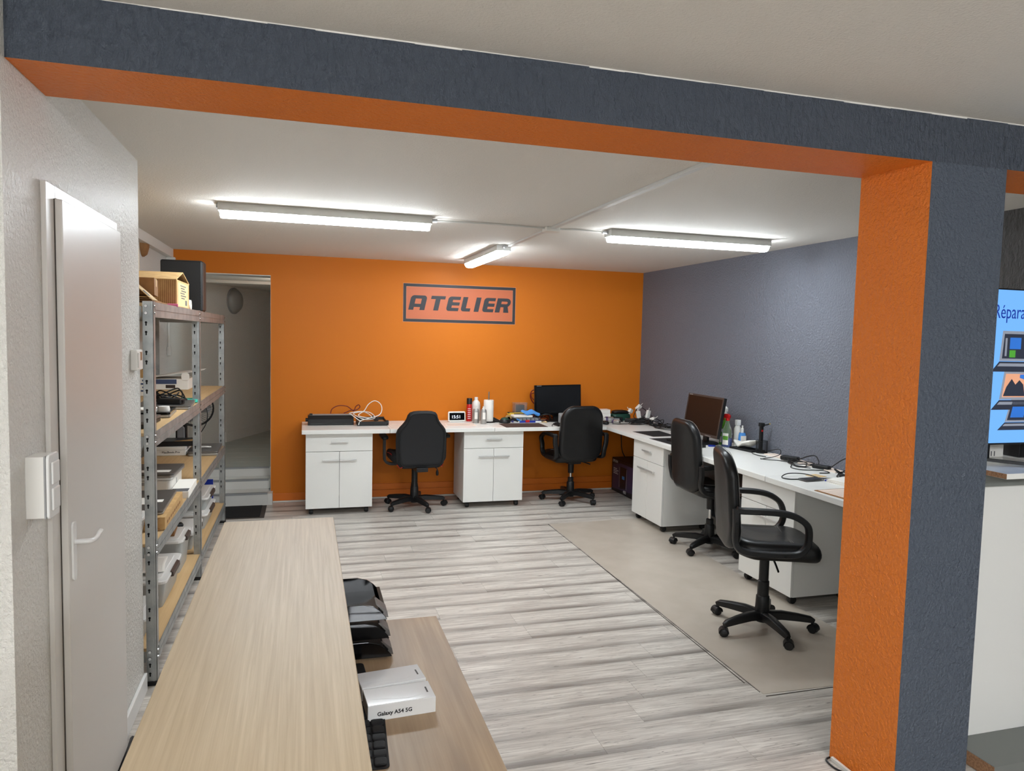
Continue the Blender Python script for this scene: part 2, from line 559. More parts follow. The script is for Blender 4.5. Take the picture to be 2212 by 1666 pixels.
# ceilings
struct(box('ceiling', 'ceiling_paint', XL - .2, XR + .15, 2.36, YB + .15, ZC, ZC + .12))
struct(box('ceiling', 'ceiling_paint', -3.1, XR + .15, -3.6, 2.36, ZF, ZF + .12))

# back wall: orange, doorway cut at its left end
wb = MB()
wb.box(-0.32, XR + .15, YB, YB + .24, 0, ZC)
wb.box(XL, -0.32, YB, YB + .24, 2.235, ZC)
wall_back = struct(wb.build('wall_back', 'orange_paint'))
# plasterboard joint strips on the back wall
for jx in (-0.265, 0.128):
    box('joint_strip', 'orange_paint', jx - .0025, jx + .0025, YB - .0015, YB, 0.14, 2.36, wall_back)
# white door lining of the opening
dl = MB()
dl.box(-0.323, -0.3185, YB + .003, YB + .30, 0, 2.235).box(XL, -0.3185, YB + .002, YB + .30, 2.228, 2.2365)
struct(dl.build('trim_1', 'white_paint'))
# orange skirting of the back wall: two boards and a white bead
bb = struct(MB().box(-0.32, XR, YB - .012, YB, 0.012, 0.085).build('baseboard_back', 'orange_board', None, False, .003))
box('upper_board', 'orange_board', 0.66, XR, YB - .020, YB, 0.088, 0.150, bb, .003)
box('white_bead', 'white_paint', -0.30, XR, YB - .022, YB, 0.0, 0.012, bb)

# right wall: slate in the workshop, anthracite in the shop
struct(box('wall_right', 'plaster_slate_wall', XR, XR + .15, 3.30, YB, 0, ZC))
struct(box('wall_right', 'plaster_anthracite', XR, XR + .15, -3.5, 3.30, 0, ZF))
brr = struct(box('baseboard_right', 'white_paint', XR - .012, XR, 3.30, YB, 0, .07))

# left wall of the shelving recess, running on through the doorway and turning
wl = [(XL, 3.60), (XL, 8.83), (-0.95, 9.50), (-0.45, 10.65), (0.10, 11.92), (0.10, 12.1), (-0.15, 12.1), (-0.60, 10.72), (-1.10, 9.60), (XL - .16, 8.87), (XL - .16, 3.60)]
struct(MB().prism(wl, 0, ZC).build('wall_left', 'plaster_white'))
# thick white wall with the door, nearer to the camera
struct(MB().prism([(-3.0, 2.03), (-0.70, 2.03), (-0.719, 3.60), (-3.0, 3.60)], 0, ZF).build('wall_left', 'plaster_white'))
bl = struct(MB().prism([(-0.7135, 3.135), (-0.699, 3.135), (-0.704, 3.60), (-0.719, 3.60)], 0, .088).build('baseboard_left', 'white_gloss', None, False, .004))

# rest of the shop (behind the camera)
struct(box('wall_front', 'plaster_white', -3.1, XR + .15, -3.6, -3.5, 0, ZF))
struct(box('wall_left', 'plaster_white', -3.1, -3.0, -3.5, 2.03, 0, ZF))

# beam with orange soffit, slate front
def two_tone(name, polyf, mats, pick):
    me = polyf.mesh(name, mats)
    for p in me.polygons:
        p.material_index = pick(p.normal)
    return struct(place(name, me))
two_tone('beam', MB().box(-3.0, XR, 2.06, 2.362, 2.345, ZF), ['plaster_slate_beam', 'plaster_orange', 'plaster_white'], lambda n: 1 if n.z < -.5 else (2 if n.y > .5 else 0))
two_tone('pillar', MB().prism([(2.112, 2.06), (2.452, 2.06), (2.452, 2.362), (2.082, 2.362)], 0, 2.345), ['plaster_slate', 'plaster_orange', 'plaster_white'], lambda n: 0 if n.y < -.5 else (1 if n.x < -.5 else 0))
# white chalk line where ceiling paint meets the beam
plm = MB()
xx = -0.7
while xx < XR - .2:
    ln = RND.uniform(.04, .22)
    plm.box(xx, xx + ln, 2.0585, 2.06, ZF - RND.uniform(.001, .0055), ZF)
    xx += ln
plm.build('paint_line', 'white_paint', bpy.data.objects['beam'])

# door in the left wall
door = struct(thing('door_1', None, None, (-0.7085, 2.72, 0), .0121))
fr = MB()
fr.box(0, .014, -.425, -.345, 0, 2.10).box(0, .014, .365, .41, 0, 2.10).box(0, .014, -.345, .365, 2.065, 2.10)
fr.build('door_frame', 'door_paint', door, False, .002)
leaf = MB().box(.001, .034, -.352, .368, .018, 2.062).build('door_leaf', 'door_paint', door, False, .003)
box('shadow_gap', 'seam_dark', .002, .016, -.3575, -.3525, .0, 2.062, door)
hp = MB().prism(rrect(.036, .178, .014, 4, 0, 0), 0, .006, 'x')
plate = hp.build('handle_plate', 'white_gloss', leaf, False, .001, loc=(.034, -.312, 1.022))
lv = MB().tube(spline([(.036, -.312, 1.050), (.060, -.312, 1.050), (.080, -.306, 1.049), (.086, -.270, 1.047), (.084, -.225, 1.050), (.088, -.212, 1.058)], 6), .0075, 10, False)
lv.build('lever', 'white_gloss', leaf, True)

# corridor behind the doorway: three low steps, board floor, ceiling
st = struct(MB().box(XL, -0.30, 7.29, 12.0, 0, .112).build('stairs', 'step_paint'))
for i, (ys, zs) in enumerate(((7.28, .12), (7.50, .21), (7.70, .30))):
    s_ = box('step', 'step_paint', XL, -0.342 if i == 0 else -0.329, ys, ys + (.034 if i == 2 else .24), zs - (.12 if i == 0 else .09), zs, st, .002)
    if i == 0:
        s_.data.transform(Matrix.Identity(4))
    box('nosing', 'nosing', XL, -0.344, ys - .004, ys + .035, zs - .012, zs + .004, st)
cf = struct(box('corridor_floor', 'boards_grey', XL, 1.6, 7.735, 12.3, .18, .297))
k = 0
for yy in [7.74 + .30 * i for i in range(15)]:
    box('floor_board', 'boards_grey', XL, 1.6, yy + .004, yy + .297, .29, .300, cf, .0015)
struct(box('ceiling', 'ceiling_paint', XL - .2, 1.7, YB + .24, 12.4, 2.235, 2.36))
box('ceiling_rib', 'white_paint', XL, 1.6, 8.42, 8.50, 2.205, 2.235, bpy.data.objects['ceiling.002'])
struct(box('wall_corridor', 'plaster_white', 1.6, 1.75, YB + .24, 12.3, 0, 2.36))
struct(box('wall_corridor_end', 'plaster_white', -1.4, 1.75, 12.3, 12.45, 0, 2.36))
# low sloping plinth where the corridor wall meets its floor
d_ = Vector((0.5, 1.15, 0)).normalized()
cb = MB().prism([(-0.95, 9.50), (-0.935, 9.494), (0.112, 11.90), (0.10, 11.92)], .30, .42)
struct(cb.build('baseboard_corridor', 'plaster_white'))

# round unlit wall lamp in the corridor
wl_ = thing('round_wall_lamp', 'round unlit white glass lamp on the corridor wall beyond the doorway', 'lamp', (-0.87, 9.70, 2.06), math.atan2(-0.5, 1.15) )
ls = MB().lathe((0, 0, 0), [(.165, 0), (.165, .02), (.150, .022)], 28, 'x'); ls.build('base_ring', 'grey_plastic', wl_, True)
lg = MB().lathe((0, 0, 0), [(.150, .02), (.148, .045), (.12, .075), (.07, .092), (0, .098)], 28, 'x'); lg.build('glass_shade', 'lamp_glass_off', wl_, True)

# doormat at the foot of the steps
dm = thing('doormat', 'black doormat with grey rubber edge at the foot of the steps', 'mat', (-0.78, 7.02, 0))
box('rubber_border', 'rubber_edge', -.43, .43, -.24, .24, 0, .006, dm, .002)
box('pile', 'doormat', -.40, .39, -.215, .23, .006, .010, dm)

# ================================================================ CEILING LIGHTS AND TRUNKING
def led_batten(label, loc, rotz, m='led', length=1.26):
    t = thing('led_batten', label, 'light', loc, rotz, 'ceiling led battens')
    h = length / 2
    hb = MB().prism([(-.058, 0), (-.062, -.047), (.062, -.047), (.058, 0)], -h, h, 'x')
    hb.build('housing', 'lamp_housing', t, False, .003)
    df = MB().prism([(-.053, -.047), (-.048, -.064), (-.037, -.078), (-.020, -.083), (.020, -.083), (.037, -.078), (.048, -.064), (.053, -.047)], -h + .012, h - .012, 'x')
    df.build('diffuser', m, t)
    for s in (-1, 1):
        MB().box(-.028, .028, -.055, -.045, -.014, -.002).build('clip', 'lamp_housing', t, False, .001, loc=(s * h * .60, -.003, 0))
    MB().cyl((0, 0, 0), (.045, 0, 0), .012, seg=12).build('cable_gland', 'grey_plastic', t, True, loc=(h - .005, 0, -.018))
    MB().box(0, .014, -.02, .02, -.03, -.006).build('end_cap', 'grey_plastic', t, loc=(-h - .012, 0, 0))
    return t
led_batten('long glowing ceiling light nearest the shelving rack', (0.14, 4.60, ZC), 0)
led_batten('long glowing ceiling light nearest the slate right wall', (2.62, 4.60, ZC), PI)
led_batten('glowing ceiling light pointing at the orange back wall above the sign', (1.555, 6.33, ZC), -PI / 2, 'led_back')
# unseen battens added on the shop ceiling to light it from behind the camera
for lx, ly, lab in ((-1.6, -1.5, 'added unseen ceiling light of the shop, left of the counter'), (2.2, -1.5, 'added unseen ceiling light of the shop, right of the counter'), (0.3, -2.4, 'added unseen ceiling light of the shop, far behind the counter')):
    led_batten(lab, (lx, ly, ZF), 0, 'led_added')

gl = thing('added_globe_lamp', 'unseen globe lamp added to light the corridor, on the far side of the orange wall', 'lamp', (-0.02, YB + .24, 1.95))  # hidden behind the back wall, added to brighten the dim corridor
MB().lathe((0, 0, 0), [(.05, 0), (.05, .02), (.025, .03), (.025, .06)], 16, 'y').build('base', 'white_plastic', gl, True)
MB().lathe((0, .12, 0), [(0, -.065), (.03, -.058), (.055, -.035), (.065, 0), (.055, .035), (.03, .058), (0, .065)], 16, 'y').build('globe', 'added_lamp_glow', gl, True)

du = thing('cable_trunking', 'white cable trunking crossing the workshop ceiling with junction box', 'trunking', (1.60, 4.66, ZC))
MB().box(-.016, .016, -2.30, -.03, -.016, 0).build('duct', 'lamp_housing', du, False, .002)
MB().box(-.016, .016, .03, 1.03, -.014, 0).build('duct', 'lamp_housing', du, False, .002)
MB().box(-.05, .05, -.045, .045, -.032, 0).build('junction_box', 'white_plastic', du, False, .006)
MB().tube(spline([(-.05, -.01, -.010), (-.45, -.03, -.008), (-.79, -.06, -.018)], 6), .006, 6).build('feed_cable', 'lamp_housing', du, True)
MB().tube(spline([(.05, -.01, -.010), (.2, -.03, -.008), (.36, -.06, -.018)], 6), .006, 6).build('feed_cable', 'lamp_housing', du, True)

# trunking and vent high in the shelving recess
tr = thing('corner_trunking', 'white trunking along the ceiling above the shelving rack', 'trunking', (XL, 5.4, 2.36))
MB().box(0, .055, -1.5, 2.01, 0, .08).build('duct', 'white_plastic', tr, False, .003)
MB().box(0, .075, 1.955, 2.008, -.16, 0).build('downpipe', 'white_plastic', tr, False, .003)
vt = MB().lathe((0, 0, 0), [(.10, 0), (.10, .010), (.085, .03), (.04, .045), (0, .048)], 24, 'x')
tag(vt.build('wall_fitting', 'cardboard_dark', None, True, loc=(XL, 6.34, 2.36)), 'brown half-round fitting high on the recess wall under the trunking', 'fitting')
ps = thing('pull_switch', 'white pull-cord switch hanging on the recess wall behind the rack', 'switch', (XL + .012, 7.38, 1.44))
MB().box(-.012, .018, -.03, .03, 0, .085).build('switch_body', 'white_plastic', ps, False, .006)
MB().tube([(0, -.008, .08), (0, -.008, .40)], .004, 6).build('cord', 'white_plastic', ps, True)
MB().tube([(0, .022, .06), (0, .022, .40)], .004, 6).build('cord', 'white_plastic', ps, True)

# ================================================================ ATELIER SIGN
sg = thing('wall_sign', 'orange rectangular wall sign with dark border reading ATELIER', 'sign', (0.963, YB, 1.82))
SW, SH = 1.202, 0.398
MB().box(0, SW, -.003, 0, 0, SH).build('rim', 'sign_rim', sg)
b_ = .034
fb = MB().box(.004, SW - .004, -.0045, -.003, .004, b_).box(.004, SW - .004, -.0045, -.003, SH - b_, SH - .004).box(.004, b_, -.0045, -.003, b_, SH - b_).box(SW - b_, SW - .004, -.0045, -.003, b_, SH - b_)
fb.build('border', 'sign_dark', sg)
MB().box(b_ + .003, SW - b_ - .003, -.004, -.003, b_ + .003, SH - b_ - .003).build('panel', 'sign_salmon', sg)
def arc(cx, cy, r, a0, a1, n=5):
    return [(cx + r * math.cos(math.radians(a0 + (a1 - a0) * i / n)), cy + r * math.sin(math.radians(a0 + (a1 - a0) * i / n))) for i in range(n + 1)]
S = .34   # stroke in units of letter height
def letter_polys(ch, w):
    if ch == 'A':
        return [[(0, 0), (S, 0), (S, .20), (S, .40), (S, .76), (0, .76)][:2] + [(S, .78), (0, .78)],
                [(w - S, 0), (w, 0), (w, .78), (w - S, .78)],
                [(0, .78), (w, .78)] + arc(w - .22, .78, .22, 0, 90) + arc(.22, .78, .22, 90, 180),
                [(S, .20), (w - S, .20), (w - S, .42), (S, .42)]]
    if ch == 'T':
        c = w / 2
        return [[(0, .78), (w, .78), (w, 1), (0, 1)], [(c - S / 2, 0), (c + S / 2, 0), (c + S / 2, .78), (c - S / 2, .78)]]
    if ch == 'E':
        return [arc(.2, .2, .2, 180, 270) + [(S, 0), (S, 1)] + arc(.2, .8, .2, 90, 180), [(S, 0), (w, 0), (w, .22), (S, .22)], [(S, .39), (w, .39), (w, .61), (S, .61)], [(S, .78), (w, .78), (w, 1), (S, 1)]]
    if ch == 'L':
        return [arc(.2, .2, .2, 180, 270) + [(S, 0), (S, 1), (0, 1)], [(S, 0), (w, 0), (w, .22), (S, .22)]]
    if ch == 'I':
        return [[(0, 0), (S, 0), (S, 1), (0, 1)]]
    if ch == 'R':
        return [[(0, 0), (S, 0), (S, 1), (0, 1)], [(S, .78), (w - .28, .78), (w - .28, 1), (S, 1)], [(S, .38), (w - .28, .38), (w - .28, .60), (S, .60)],
                [(w - .28, .60)] + arc(w - .28, .69, .31, -90, 90, 8) + [(w - .28, .78)] + arc(w - .28, .69, .09, 90, -90, 4)[1:-1],
                [(S + .22, .38), (w - .36, 0), (w + .02, 0), (S + .52, .42)]]
HL = .150
for ch, u0, u1 in (('A', 85, 372 - 30), ('T', 410, 640), ('E', 690, 890), ('L', 930, 1085), ('I', 1150, 1232), ('E', 1287, 1475), ('R', 1505, 1735)):
    w = (u1 - u0) * .000645 / HL
    for mname, grow, d0, d1 in (('sign_dark', 0, -.0062, -.0045),):
        q = MB()
        for poly in letter_polys(ch, w):
            q.prism([((u + .22 * v) * HL, v * HL) for u, v in poly], d0, d1, 'y')
        q.build('letter', mname, sg, loc=(u0 * .000645, 0, .126))

# ================================================================ DESK TOPS AND CABINETS
ZT = 0.80
def desk_top(label, x0, x1, y0, y1):
    o = MB().box(x0, x1, y0, y1, ZT - .038, ZT).build('worktop', 'laminate_white', None, False, .003)
    return tag(o, label, 'desk', 'white desk tops along the walls')
desk_top('white desk top under the black scanner and paper tray, leftmost along the orange wall', -0.025, 0.7705, 6.742, YB - .002)
desk_top('white desk top carrying the clock, cans and paper towel roll', 0.7735, 1.787, 6.742, YB - .002)
desk_top('white desk top carrying the monitor by the orange wall, reaching into the corner', 1.791, XR - .002, 6.742, YB - .002)
desk_top('white desk top by the slate wall under the corner cable tangle and mouse pad', 2.972, XR - .002, 5.921, 6.739)
wt = desk_top('white desk top by the slate wall carrying the brown-screened monitor and spray bottles', 2.972, XR - .002, 4.106, 5.917)
desk_top('white desk top by the slate wall carrying the phone and papers, nearest the orange pillar', 2.972, XR - .002, 2.95, 4.102)

box('dark_panel', 'brown_trim', 3.24, 3.258, 4.42, 5.57, .50, ZT - .039, wt)  # dark upright panel below this desk top

def cabinet(label, loc, rotz, w=.605, d=.47):
    """front faces local -y; origin at floor, centre of the front edge"""
    t = thing('rolling_cabinet', label, 'cabinet', loc, rotz, 'white rolling cabinets under the desks')
    z0, z1, h = .058, ZT - .0385, w / 2
    c = MB()
    c.box(-h, -h + .016, .018, d, z0, z1).box(h - .016, h, .018, d, z0, z1).box(-h + .016, h - .016, .018, d, z0, z0 + .016).box(-h + .016, h - .016, .018, d, z1 - .016, z1).box(-h + .016, h - .016, d - .008, d, z0, z1)
    c.build('carcass', 'laminate_white', t, False, .001)
    zd = z1 - .170
    dr = MB().box(-h, h, 0, .017, zd + .003, z1 - .004).build('drawer', 'laminate_white', t, False, .0015)
    def handle(par, cx, cz):
        q = MB().box(cx - .077, cx + .077, -.028, -.017, cz - .008, cz + .008)
        q.box(cx - .062, cx - .052, -.017, 0, cz - .004, cz + .004).box(cx + .052, cx + .062, -.017, 0, cz - .004, cz + .004)
        q.build('handle', 'alu', par, False, .0015)
    handle(dr, 0, zd + .093)
    for s in (-1, 1):
        dd = MB().box(min(0, s * h) + (.0015 if s > 0 else 0), max(0, s * h) - (.0015 if s < 0 else 0), 0, .017, z0 + .002, zd - .001).build('door', 'laminate_white', t, False, .0015)
        handle(dd, s * .079, zd - .077)
    for sx in (-1, 1):
        for yy in (.05, d - .06):
            q = MB().lathe((0, 0, 0), [(.012, -.02), (.024, -.018), (.028, -.006), (.028, .006), (.024, .018), (.012, .02)], 16, 'x')
            q.box(-.018, .018, -.018, .018, .018, .032)
            q.build('caster', 'black_plastic', t, True, loc=(sx * (h - .05), yy, .028))
    return t
cabinet('white rolling cabinet under the scanner, leftmost of the row', (0.313, 6.795, 0), 0)
cabinet('white rolling cabinet between the two chairs at the orange wall', (1.797, 6.795, 0), 0)
cabinet('white rolling cabinet by the slate wall beside the boxed printer', (3.005, 5.876, 0), -PI / 2, .585, .50)
cabinet('white rolling cabinet behind the nearest swivel chair', (3.005, 4.120, 0), -PI / 2, .575, .50)

# ================================================================ CHAIRS (facing local +x)
def caster(par, x, y, a):
    t = MB()
    ca, sa = math.cos(a), math.sin(a)
    t.cyl((0, 0, .048), (0, 0, .075), .008, seg=10)
    o = t.build('caster', 'black_plastic', par, True, loc=(x, y, 0), rotz=a)
    for s in (-1, 1):
        q = MB().lathe((0, 0, 0), [(.004, -.010), (.022, -.010), (.026, -.006), (.026, .004), (.020, .010), (.004, .011)], 18, 'y')
        q.build('wheel', 'black_plastic', o, True, loc=(.008, s * .0135, .0265))
    hd = [(.008 + .029 * math.cos(b), .0265 + .029 * math.sin(b)) for b in [math.radians(-10 + 20 * i) for i in range(11)]]
    hi = [(.008 + .0262 * math.cos(b), .0265 + .0262 * math.sin(b)) for b in [math.radians(190 - 20 * i) for i in range(11)]]
    MB().prism(hd + hi, -.024, .024, 'y').build('hood', 'black_plastic', o)

def star_base(t, phase, R=.285, colz=.42, boot=True):
    hub = MB().lathe((0, 0, 0), [(.022, .045), (.036, .048), (.044, .075), (.044, .105), (.036, .118)], 20).build('hub', 'black_plastic', t, True)
    for i in range(5):
        a = phase + i * 2 * PI / 5
        sect = [(-.024, -.021), (.024, -.021), (.021, .014), (.011, .021), (-.011, .021), (-.021, .014)]
        L_ = MB().sweep([(.028, 0, .088), (.11, 0, .094), (.20, 0, .088), (R - .012, 0, .080), (R + .010, 0, .070)], sect, (0, 1, 0), False, [1.15, 1.1, .95, .80, .55])
        L_.build('leg', 'black_plastic', t, True, rotz=a)
        caster(t, R * math.cos(a), R * math.sin(a), a + (1.1 if i % 2 else -.7))
    if boot:
        MB().lathe((0, 0, 0), [(.040, .105), (.042, .11), (.038, .20), (.034, .205)], 20).build('lower_boot', 'black_plastic', t, True)
    return hub

def task_chair(label, loc, rotz, phase, seat_z=.50, gap=False, tall=0.0, arm=.220):
    """leather swivel chair with looped arms"""
    t = thing('swivel_chair', label, 'chair', (loc[0], loc[1], 0), rotz, 'black leather swivel chairs with looped arms')
    sz = seat_z
    star_base(t, phase - rotz)
    if gap:
        MB().lathe((0, 0, 0), [(.030, .20), (.030, .245), (.024, .25)], 18).build('middle_boot', 'black_plastic', t, True)
        MB().cyl((0, 0, .24), (0, 0, sz - .15), .013, seg=14).build('gas_rod', 'chrome', t, True)
        MB().lathe((0, 0, 0), [(.030, sz - .19), (.032, sz - .09), (.036, sz - .07)], 18).build('upper_boot', 'black_plastic', t, True)
    else:
        MB().lathe((0, 0, 0), [(.033, .20), (.033, .29), (.028, .295), (.028, sz - .08)], 18).build('upper_boot', 'black_plastic', t, True)
    MB().box(-.10, .09, -.07, .07, sz - .085, sz - .055).build('tilt_mechanism', 'black_plastic', t, False, .006)
    lev = MB().tube(spline([(.02, -.05, sz - .075), (.02, -.14, sz - .085), (.02, -.23, sz - .115)], 5), .006, 8)
    lev.build('lever', 'black_plastic', t, True)
    # seat cushion
    def sw(u, v, w):
        drop = -.022 * max(0, (u - .14) / .13) ** 2
        rise = .018 * max(0, (-u - .10) / .14)
        dish = -.014 * max(0, 1 - (u * u + v * v) / .035)
        return (u, v, sz - .062 + w + drop + rise + (dish if w > .04 else 0))
    seat = MB().pad(rrect(.48, .47, .10, 7, .035, 0), .100, .036, sw, .006).build('seat', 'leather_black', t, True)
    def zt(u, v):
        return sw(u, v, .100)[2] + .0055
    for yy in (-.006, .006):
        MB().tube([(.10 + yy, v, zt(.10 + yy, v) - .001) for v in [-.19 + .38 * i / 14 for i in range(15)]], .0016, 5).build('stitching', 'stitch_grey', seat, True)
    for s in (-1, 1):
        MB().tube([(u, s * .165, zt(u, s * .165) - .001) for u in [-.16 + .26 * i / 12 for i in range(13)]], .0015, 5).build('stitching', 'stitch_grey', seat, True)
    # backrest
    bh = .56 + tall
    zc = sz + .255 + tall / 2
    def bw(u, v, w):      # u lateral, v height, w thickness to the front
        hgt = v - (zc - bh / 2)
        lean = -.235 - .045 * (hgt / bh) + .016 * math.sin(PI * min(1, hgt / bh))
        return (lean - .032 + w + .30 * u * u, u, v)
    ol = []
    for p in rrect(.475, bh, .13, 8, 0, 0):
        k = 1.0 - .12 * max(0, p[1] / (bh / 2)) ** 2
        ol.append((p[0] * k, zc + p[1]))
    back = MB().pad(ol, .066, .034, bw, .006).build('backrest', 'leather_black', t, True)
    sm = [(u, v) for u, v in ol]
    MB().tube([bw(u * .985, zc + (v - zc) * .987, .058) for u, v in sm], .0015, 5, True).build('stitching', 'stitch_grey', back, True)
    # looped arm frames
    z_r, z_a = sz + .002, sz + arm
    for s in (-1, 1):
        path = [(-.235, z_a + .02), (-.232, z_a - .06), (-.228, z_r + .07), (-.212, z_r + .018), (-.165, z_r - .005), (-.05, z_r - .012), (.07, z_r - .010), (.125, z_r + .004), (.158, z_r + .045),
                (.165, z_r + .10), (.150, z_r + .16), (.110, z_a - .022), (.055, z_a + .0), (-.02, z_a + .010), (-.12, z_a + .012), (-.205, z_a + .012), (-.232, z_a + .018)]
        pp = spline([(x, s * (.262 + (.018 if z > sz + .12 else 0)), z) for x, z in path], 4)
        sect = [(-.022, -.011), (-.013, -.017), (.013, -.017), (.022, -.011), (.022, .011), (.013, .017), (-.013, .017), (-.022, .011)]
        ar = MB().sweep(pp, sect, (0, 1, 0)).build('armrest', 'black_plastic', t, True)
        for bx, bz in ((-.231, z_a - .055), (-.229, z_a - .125), (.04, z_r - .012)):
            MB().lathe((0, 0, 0), [(.0085, 0), (.0085, .003), (.006, .006), (0, .006)], 12, 'y').build('bolt', 'black_matte', ar, True, loc=(bx, s * (.279 if bz > sz + .12 else .262) + (0.018 if s > 0 else -.024), bz))
    return t
task_chair('black leather swivel chair facing the monitor at the orange wall', (2.664, 6.927), math.radians(93), math.radians(16), .485, True)
task_chair('black leather swivel chair half turned toward the brown-screened monitor', (3.182, 5.09), math.radians(-4), math.radians(67), .52, True, .012, .190)
task_chair('nearest black leather swivel chair, side-on on the beige floor mat', (2.612, 3.574), math.radians(-22), math.radians(47), .535, False)

def gaming_chair(label, loc, rotz, phase):
    t = thing('gaming_chair', label, 'chair', (loc[0], loc[1], 0), rotz)
    sz = .50
    star_base(t, phase - rotz, .29)
    MB().lathe((0, 0, 0), [(.036, .20), (.033, .23), (.030, .24), (.029, sz - .09), (.018, sz - .085)], 18).build('gas_column', 'black_plastic', t, True)
    MB().box(-.11, .09, -.075, .075, sz - .095, sz - .06).build('tilt_mechanism', 'black_plastic', t, False, .006)
    lev = MB().tube(spline([(.0, -.06, sz - .07), (.0, -.15, sz - .09), (0, -.22, sz - .125), (0, -.228, sz - .15)], 5), .005, 8)
    lev.build('lever', 'black_plastic', t, True)
    MB().lathe((0, -.228, sz - .20), [(.006, 0), (.014, .008), (.015, .03), (.009, .055)], 12).build('lever_knob', 'black_plastic', t, True)
    def sw(u, v, w):
        return (u, v, sz - .055 + w + .02 * abs(v / .24) ** 3 - .03 * max(0, (u - .14) / .14) ** 2)
    seat = MB().pad(rrect(.47, .50, .10, 7, .03, 0), .10, .035, sw, .0).build('seat', 'mesh_black', t, True)
    half = [(.17, .432), (.20, .445), (.222, .475), (.227, .52), (.236, .60), (.240, .70), (.238, .775), (.228, .805), (.205, .835), (.183, .858), (.163, .885), (.150, .912), (.140, .945), (.122, .968), (.085, .980), (.04, .984)]
    ol = [(-a, b) for a, b in half][::-1][:0] + half + [(-a, b) for a, b in half[::-1]]
    def bw(u, v, w):
        h = (v - .43) / .55
        return (-.262 - .05 * h + .020 * math.sin(PI * h) - .05 + w + .20 * u * u, u, v)
    back = MB().pad(ol, .09, .04, bw, .012).build('backrest', 'mesh_black', t, True)
    MB().tube([bw(u * .90, .70 + (v - .70) * .92, -.003) for u, v in ol], .0032, 6, True).build('seam', 'black_matte', back, True)
    for s in (-1, 1):
        MB().tube(spline([bw(s * .185, .455, -.002), bw(s * .205, .443, .03), bw(s * .222, .47, .06)], 5), .003, 6).build('red_piping', 'red', back, True)
        MB().tube(spline([(-.15, s * .235, sz + .02), (-.05, s * .25, sz + .045), (.12, s * .25, sz + .03)], 5), .003, 6).build('red_piping', 'red', seat, True)
        pp = spline([(.0, s * .17, sz - .065), (.0, s * .25, sz - .06), (.0, s * .292, sz - .03), (.0, s * .300, sz + .03), (.0, s * .300, sz + .19)], 5)
        ar = MB().sweep(pp, [(-.020, -.012), (.020, -.012), (.020, .012), (-.020, .012)], (1, 0, 0)).build('armrest', 'black_plastic', t, True)
        pd = MB().pad(rrect(.22, .062, .028, 4, .01, 0), .028, .010, lambda u, v, w, s=s: (u, s * .305 + v, sz + .188 + w + .022 * max(0, (u - .02) / .1) ** 2 + (.0)), .003)
        pd.build('arm_pad', 'black_plastic', ar, True)
    MB().box(-.335, -.10, -.055, .055, .405, .445).build('back_bracket', 'black_plastic', t, False, .004)
    return t
gaming_chair('black racing-style swivel chair with T armrests between the two cabinets', (1.04, 6.958), math.radians(94), math.radians(71))

# ================================================================ FLOOR MAT
fm = thing('floor_mat', 'large beige vinyl floor mat under the chairs by the slate wall', 'mat', (2.59, 4.48, 0))
MB().prism([(-.455, -1.60), (.46, -1.62), (.47, 1.62), (-.45, 1.59)], 0, .0022).build('sheet', 'vinyl_mat', fm)
MB().box(-.4615, -.4595, -1.58, 1.59, 0, .0026).build('edge_line', 'seam_dark', fm)
MB().prism([(-.482, -1.48), (-.478, -1.48), (-.460, .62), (-.463, .62)], 0, .0024).build('edge_line', 'seam_dark', fm)
MB().box(-.455, .46, -1.6225, -1.6195, 0, .0026).build('edge_line', 'seam_dark', fm)

# ================================================================ THINGS ON THE DESKS ALONG THE ORANGE WALL
Z = ZT
# black document scanner
t = thing('document_scanner', 'long black document scanner lying on the leftmost desk', 'scanner', (0.245, 7.17, Z))
MB().prism([(-.075, 0), (.075, 0), (.075, .070), (.045, .092), (-.045, .092), (-.075, .058)], -.215, .215, 'x').build('body', 'black_plastic', t, False, .004)
MB().box(-.20, .21, -.035, .06, .092, .097).build('top_plate', 'grey_plastic', t, False, .002)
MB().box(-.20, -.172, -.05, -.025, .097, .112).build('button_block', 'black_plastic', t, False, .002)
MB().lathe((0, 0, 0), [(.018, -.022), (.018, 0), (.010, 0)], 12, 'x').build('side_knob', 'black_plastic', t, True, loc=(-.215, -.03, .05))
MB().box(-.19, .20, -.082, -.074, .012, .020).build('paper_lip', 'black_gloss', t)
MB().box(-.035, .03, -.0705, -.0695, .064, .073).build('badge', 'text_white', t, rot=(math.radians(-41), 0, 0), loc=(0, .0105, -.054))
# black open paper tray
t = thing('paper_tray', 'open black paper tray with brown inside beside the scanner', 'tray', (0.63, 7.14, Z))
MB().box(-.14, .14, -.13, .13, 0, .006).box(-.14, .14, -.13, -.122, .006, .042).box(-.14, .14, .122, .13, .006, .06).box(-.14, -.132, -.122, .122, .006, .05).box(.132, .14, -.122, .122, .006, .05).build('tray_body', 'black_plastic', t, False, .001)
MB().prism([(-.132, -.122), (.132, -.122), (.132, .122), (-.132, .122)], .006, .030).build('tray_floor', 'cardboard_dark', t)
MB().prism([(.03, .035), (.07, .035), (.075, .06), (.02, .085), (.0, .08)], -.01, .02, 'y').build('paper_guide', 'black_plastic', t)
MB().lathe((0, 0, 0), [(.025, -.008), (.025, .012), (.012, .015)], 14, 'x').build('roller', 'black_plastic', t, True, loc=(.148, -.09, .026))
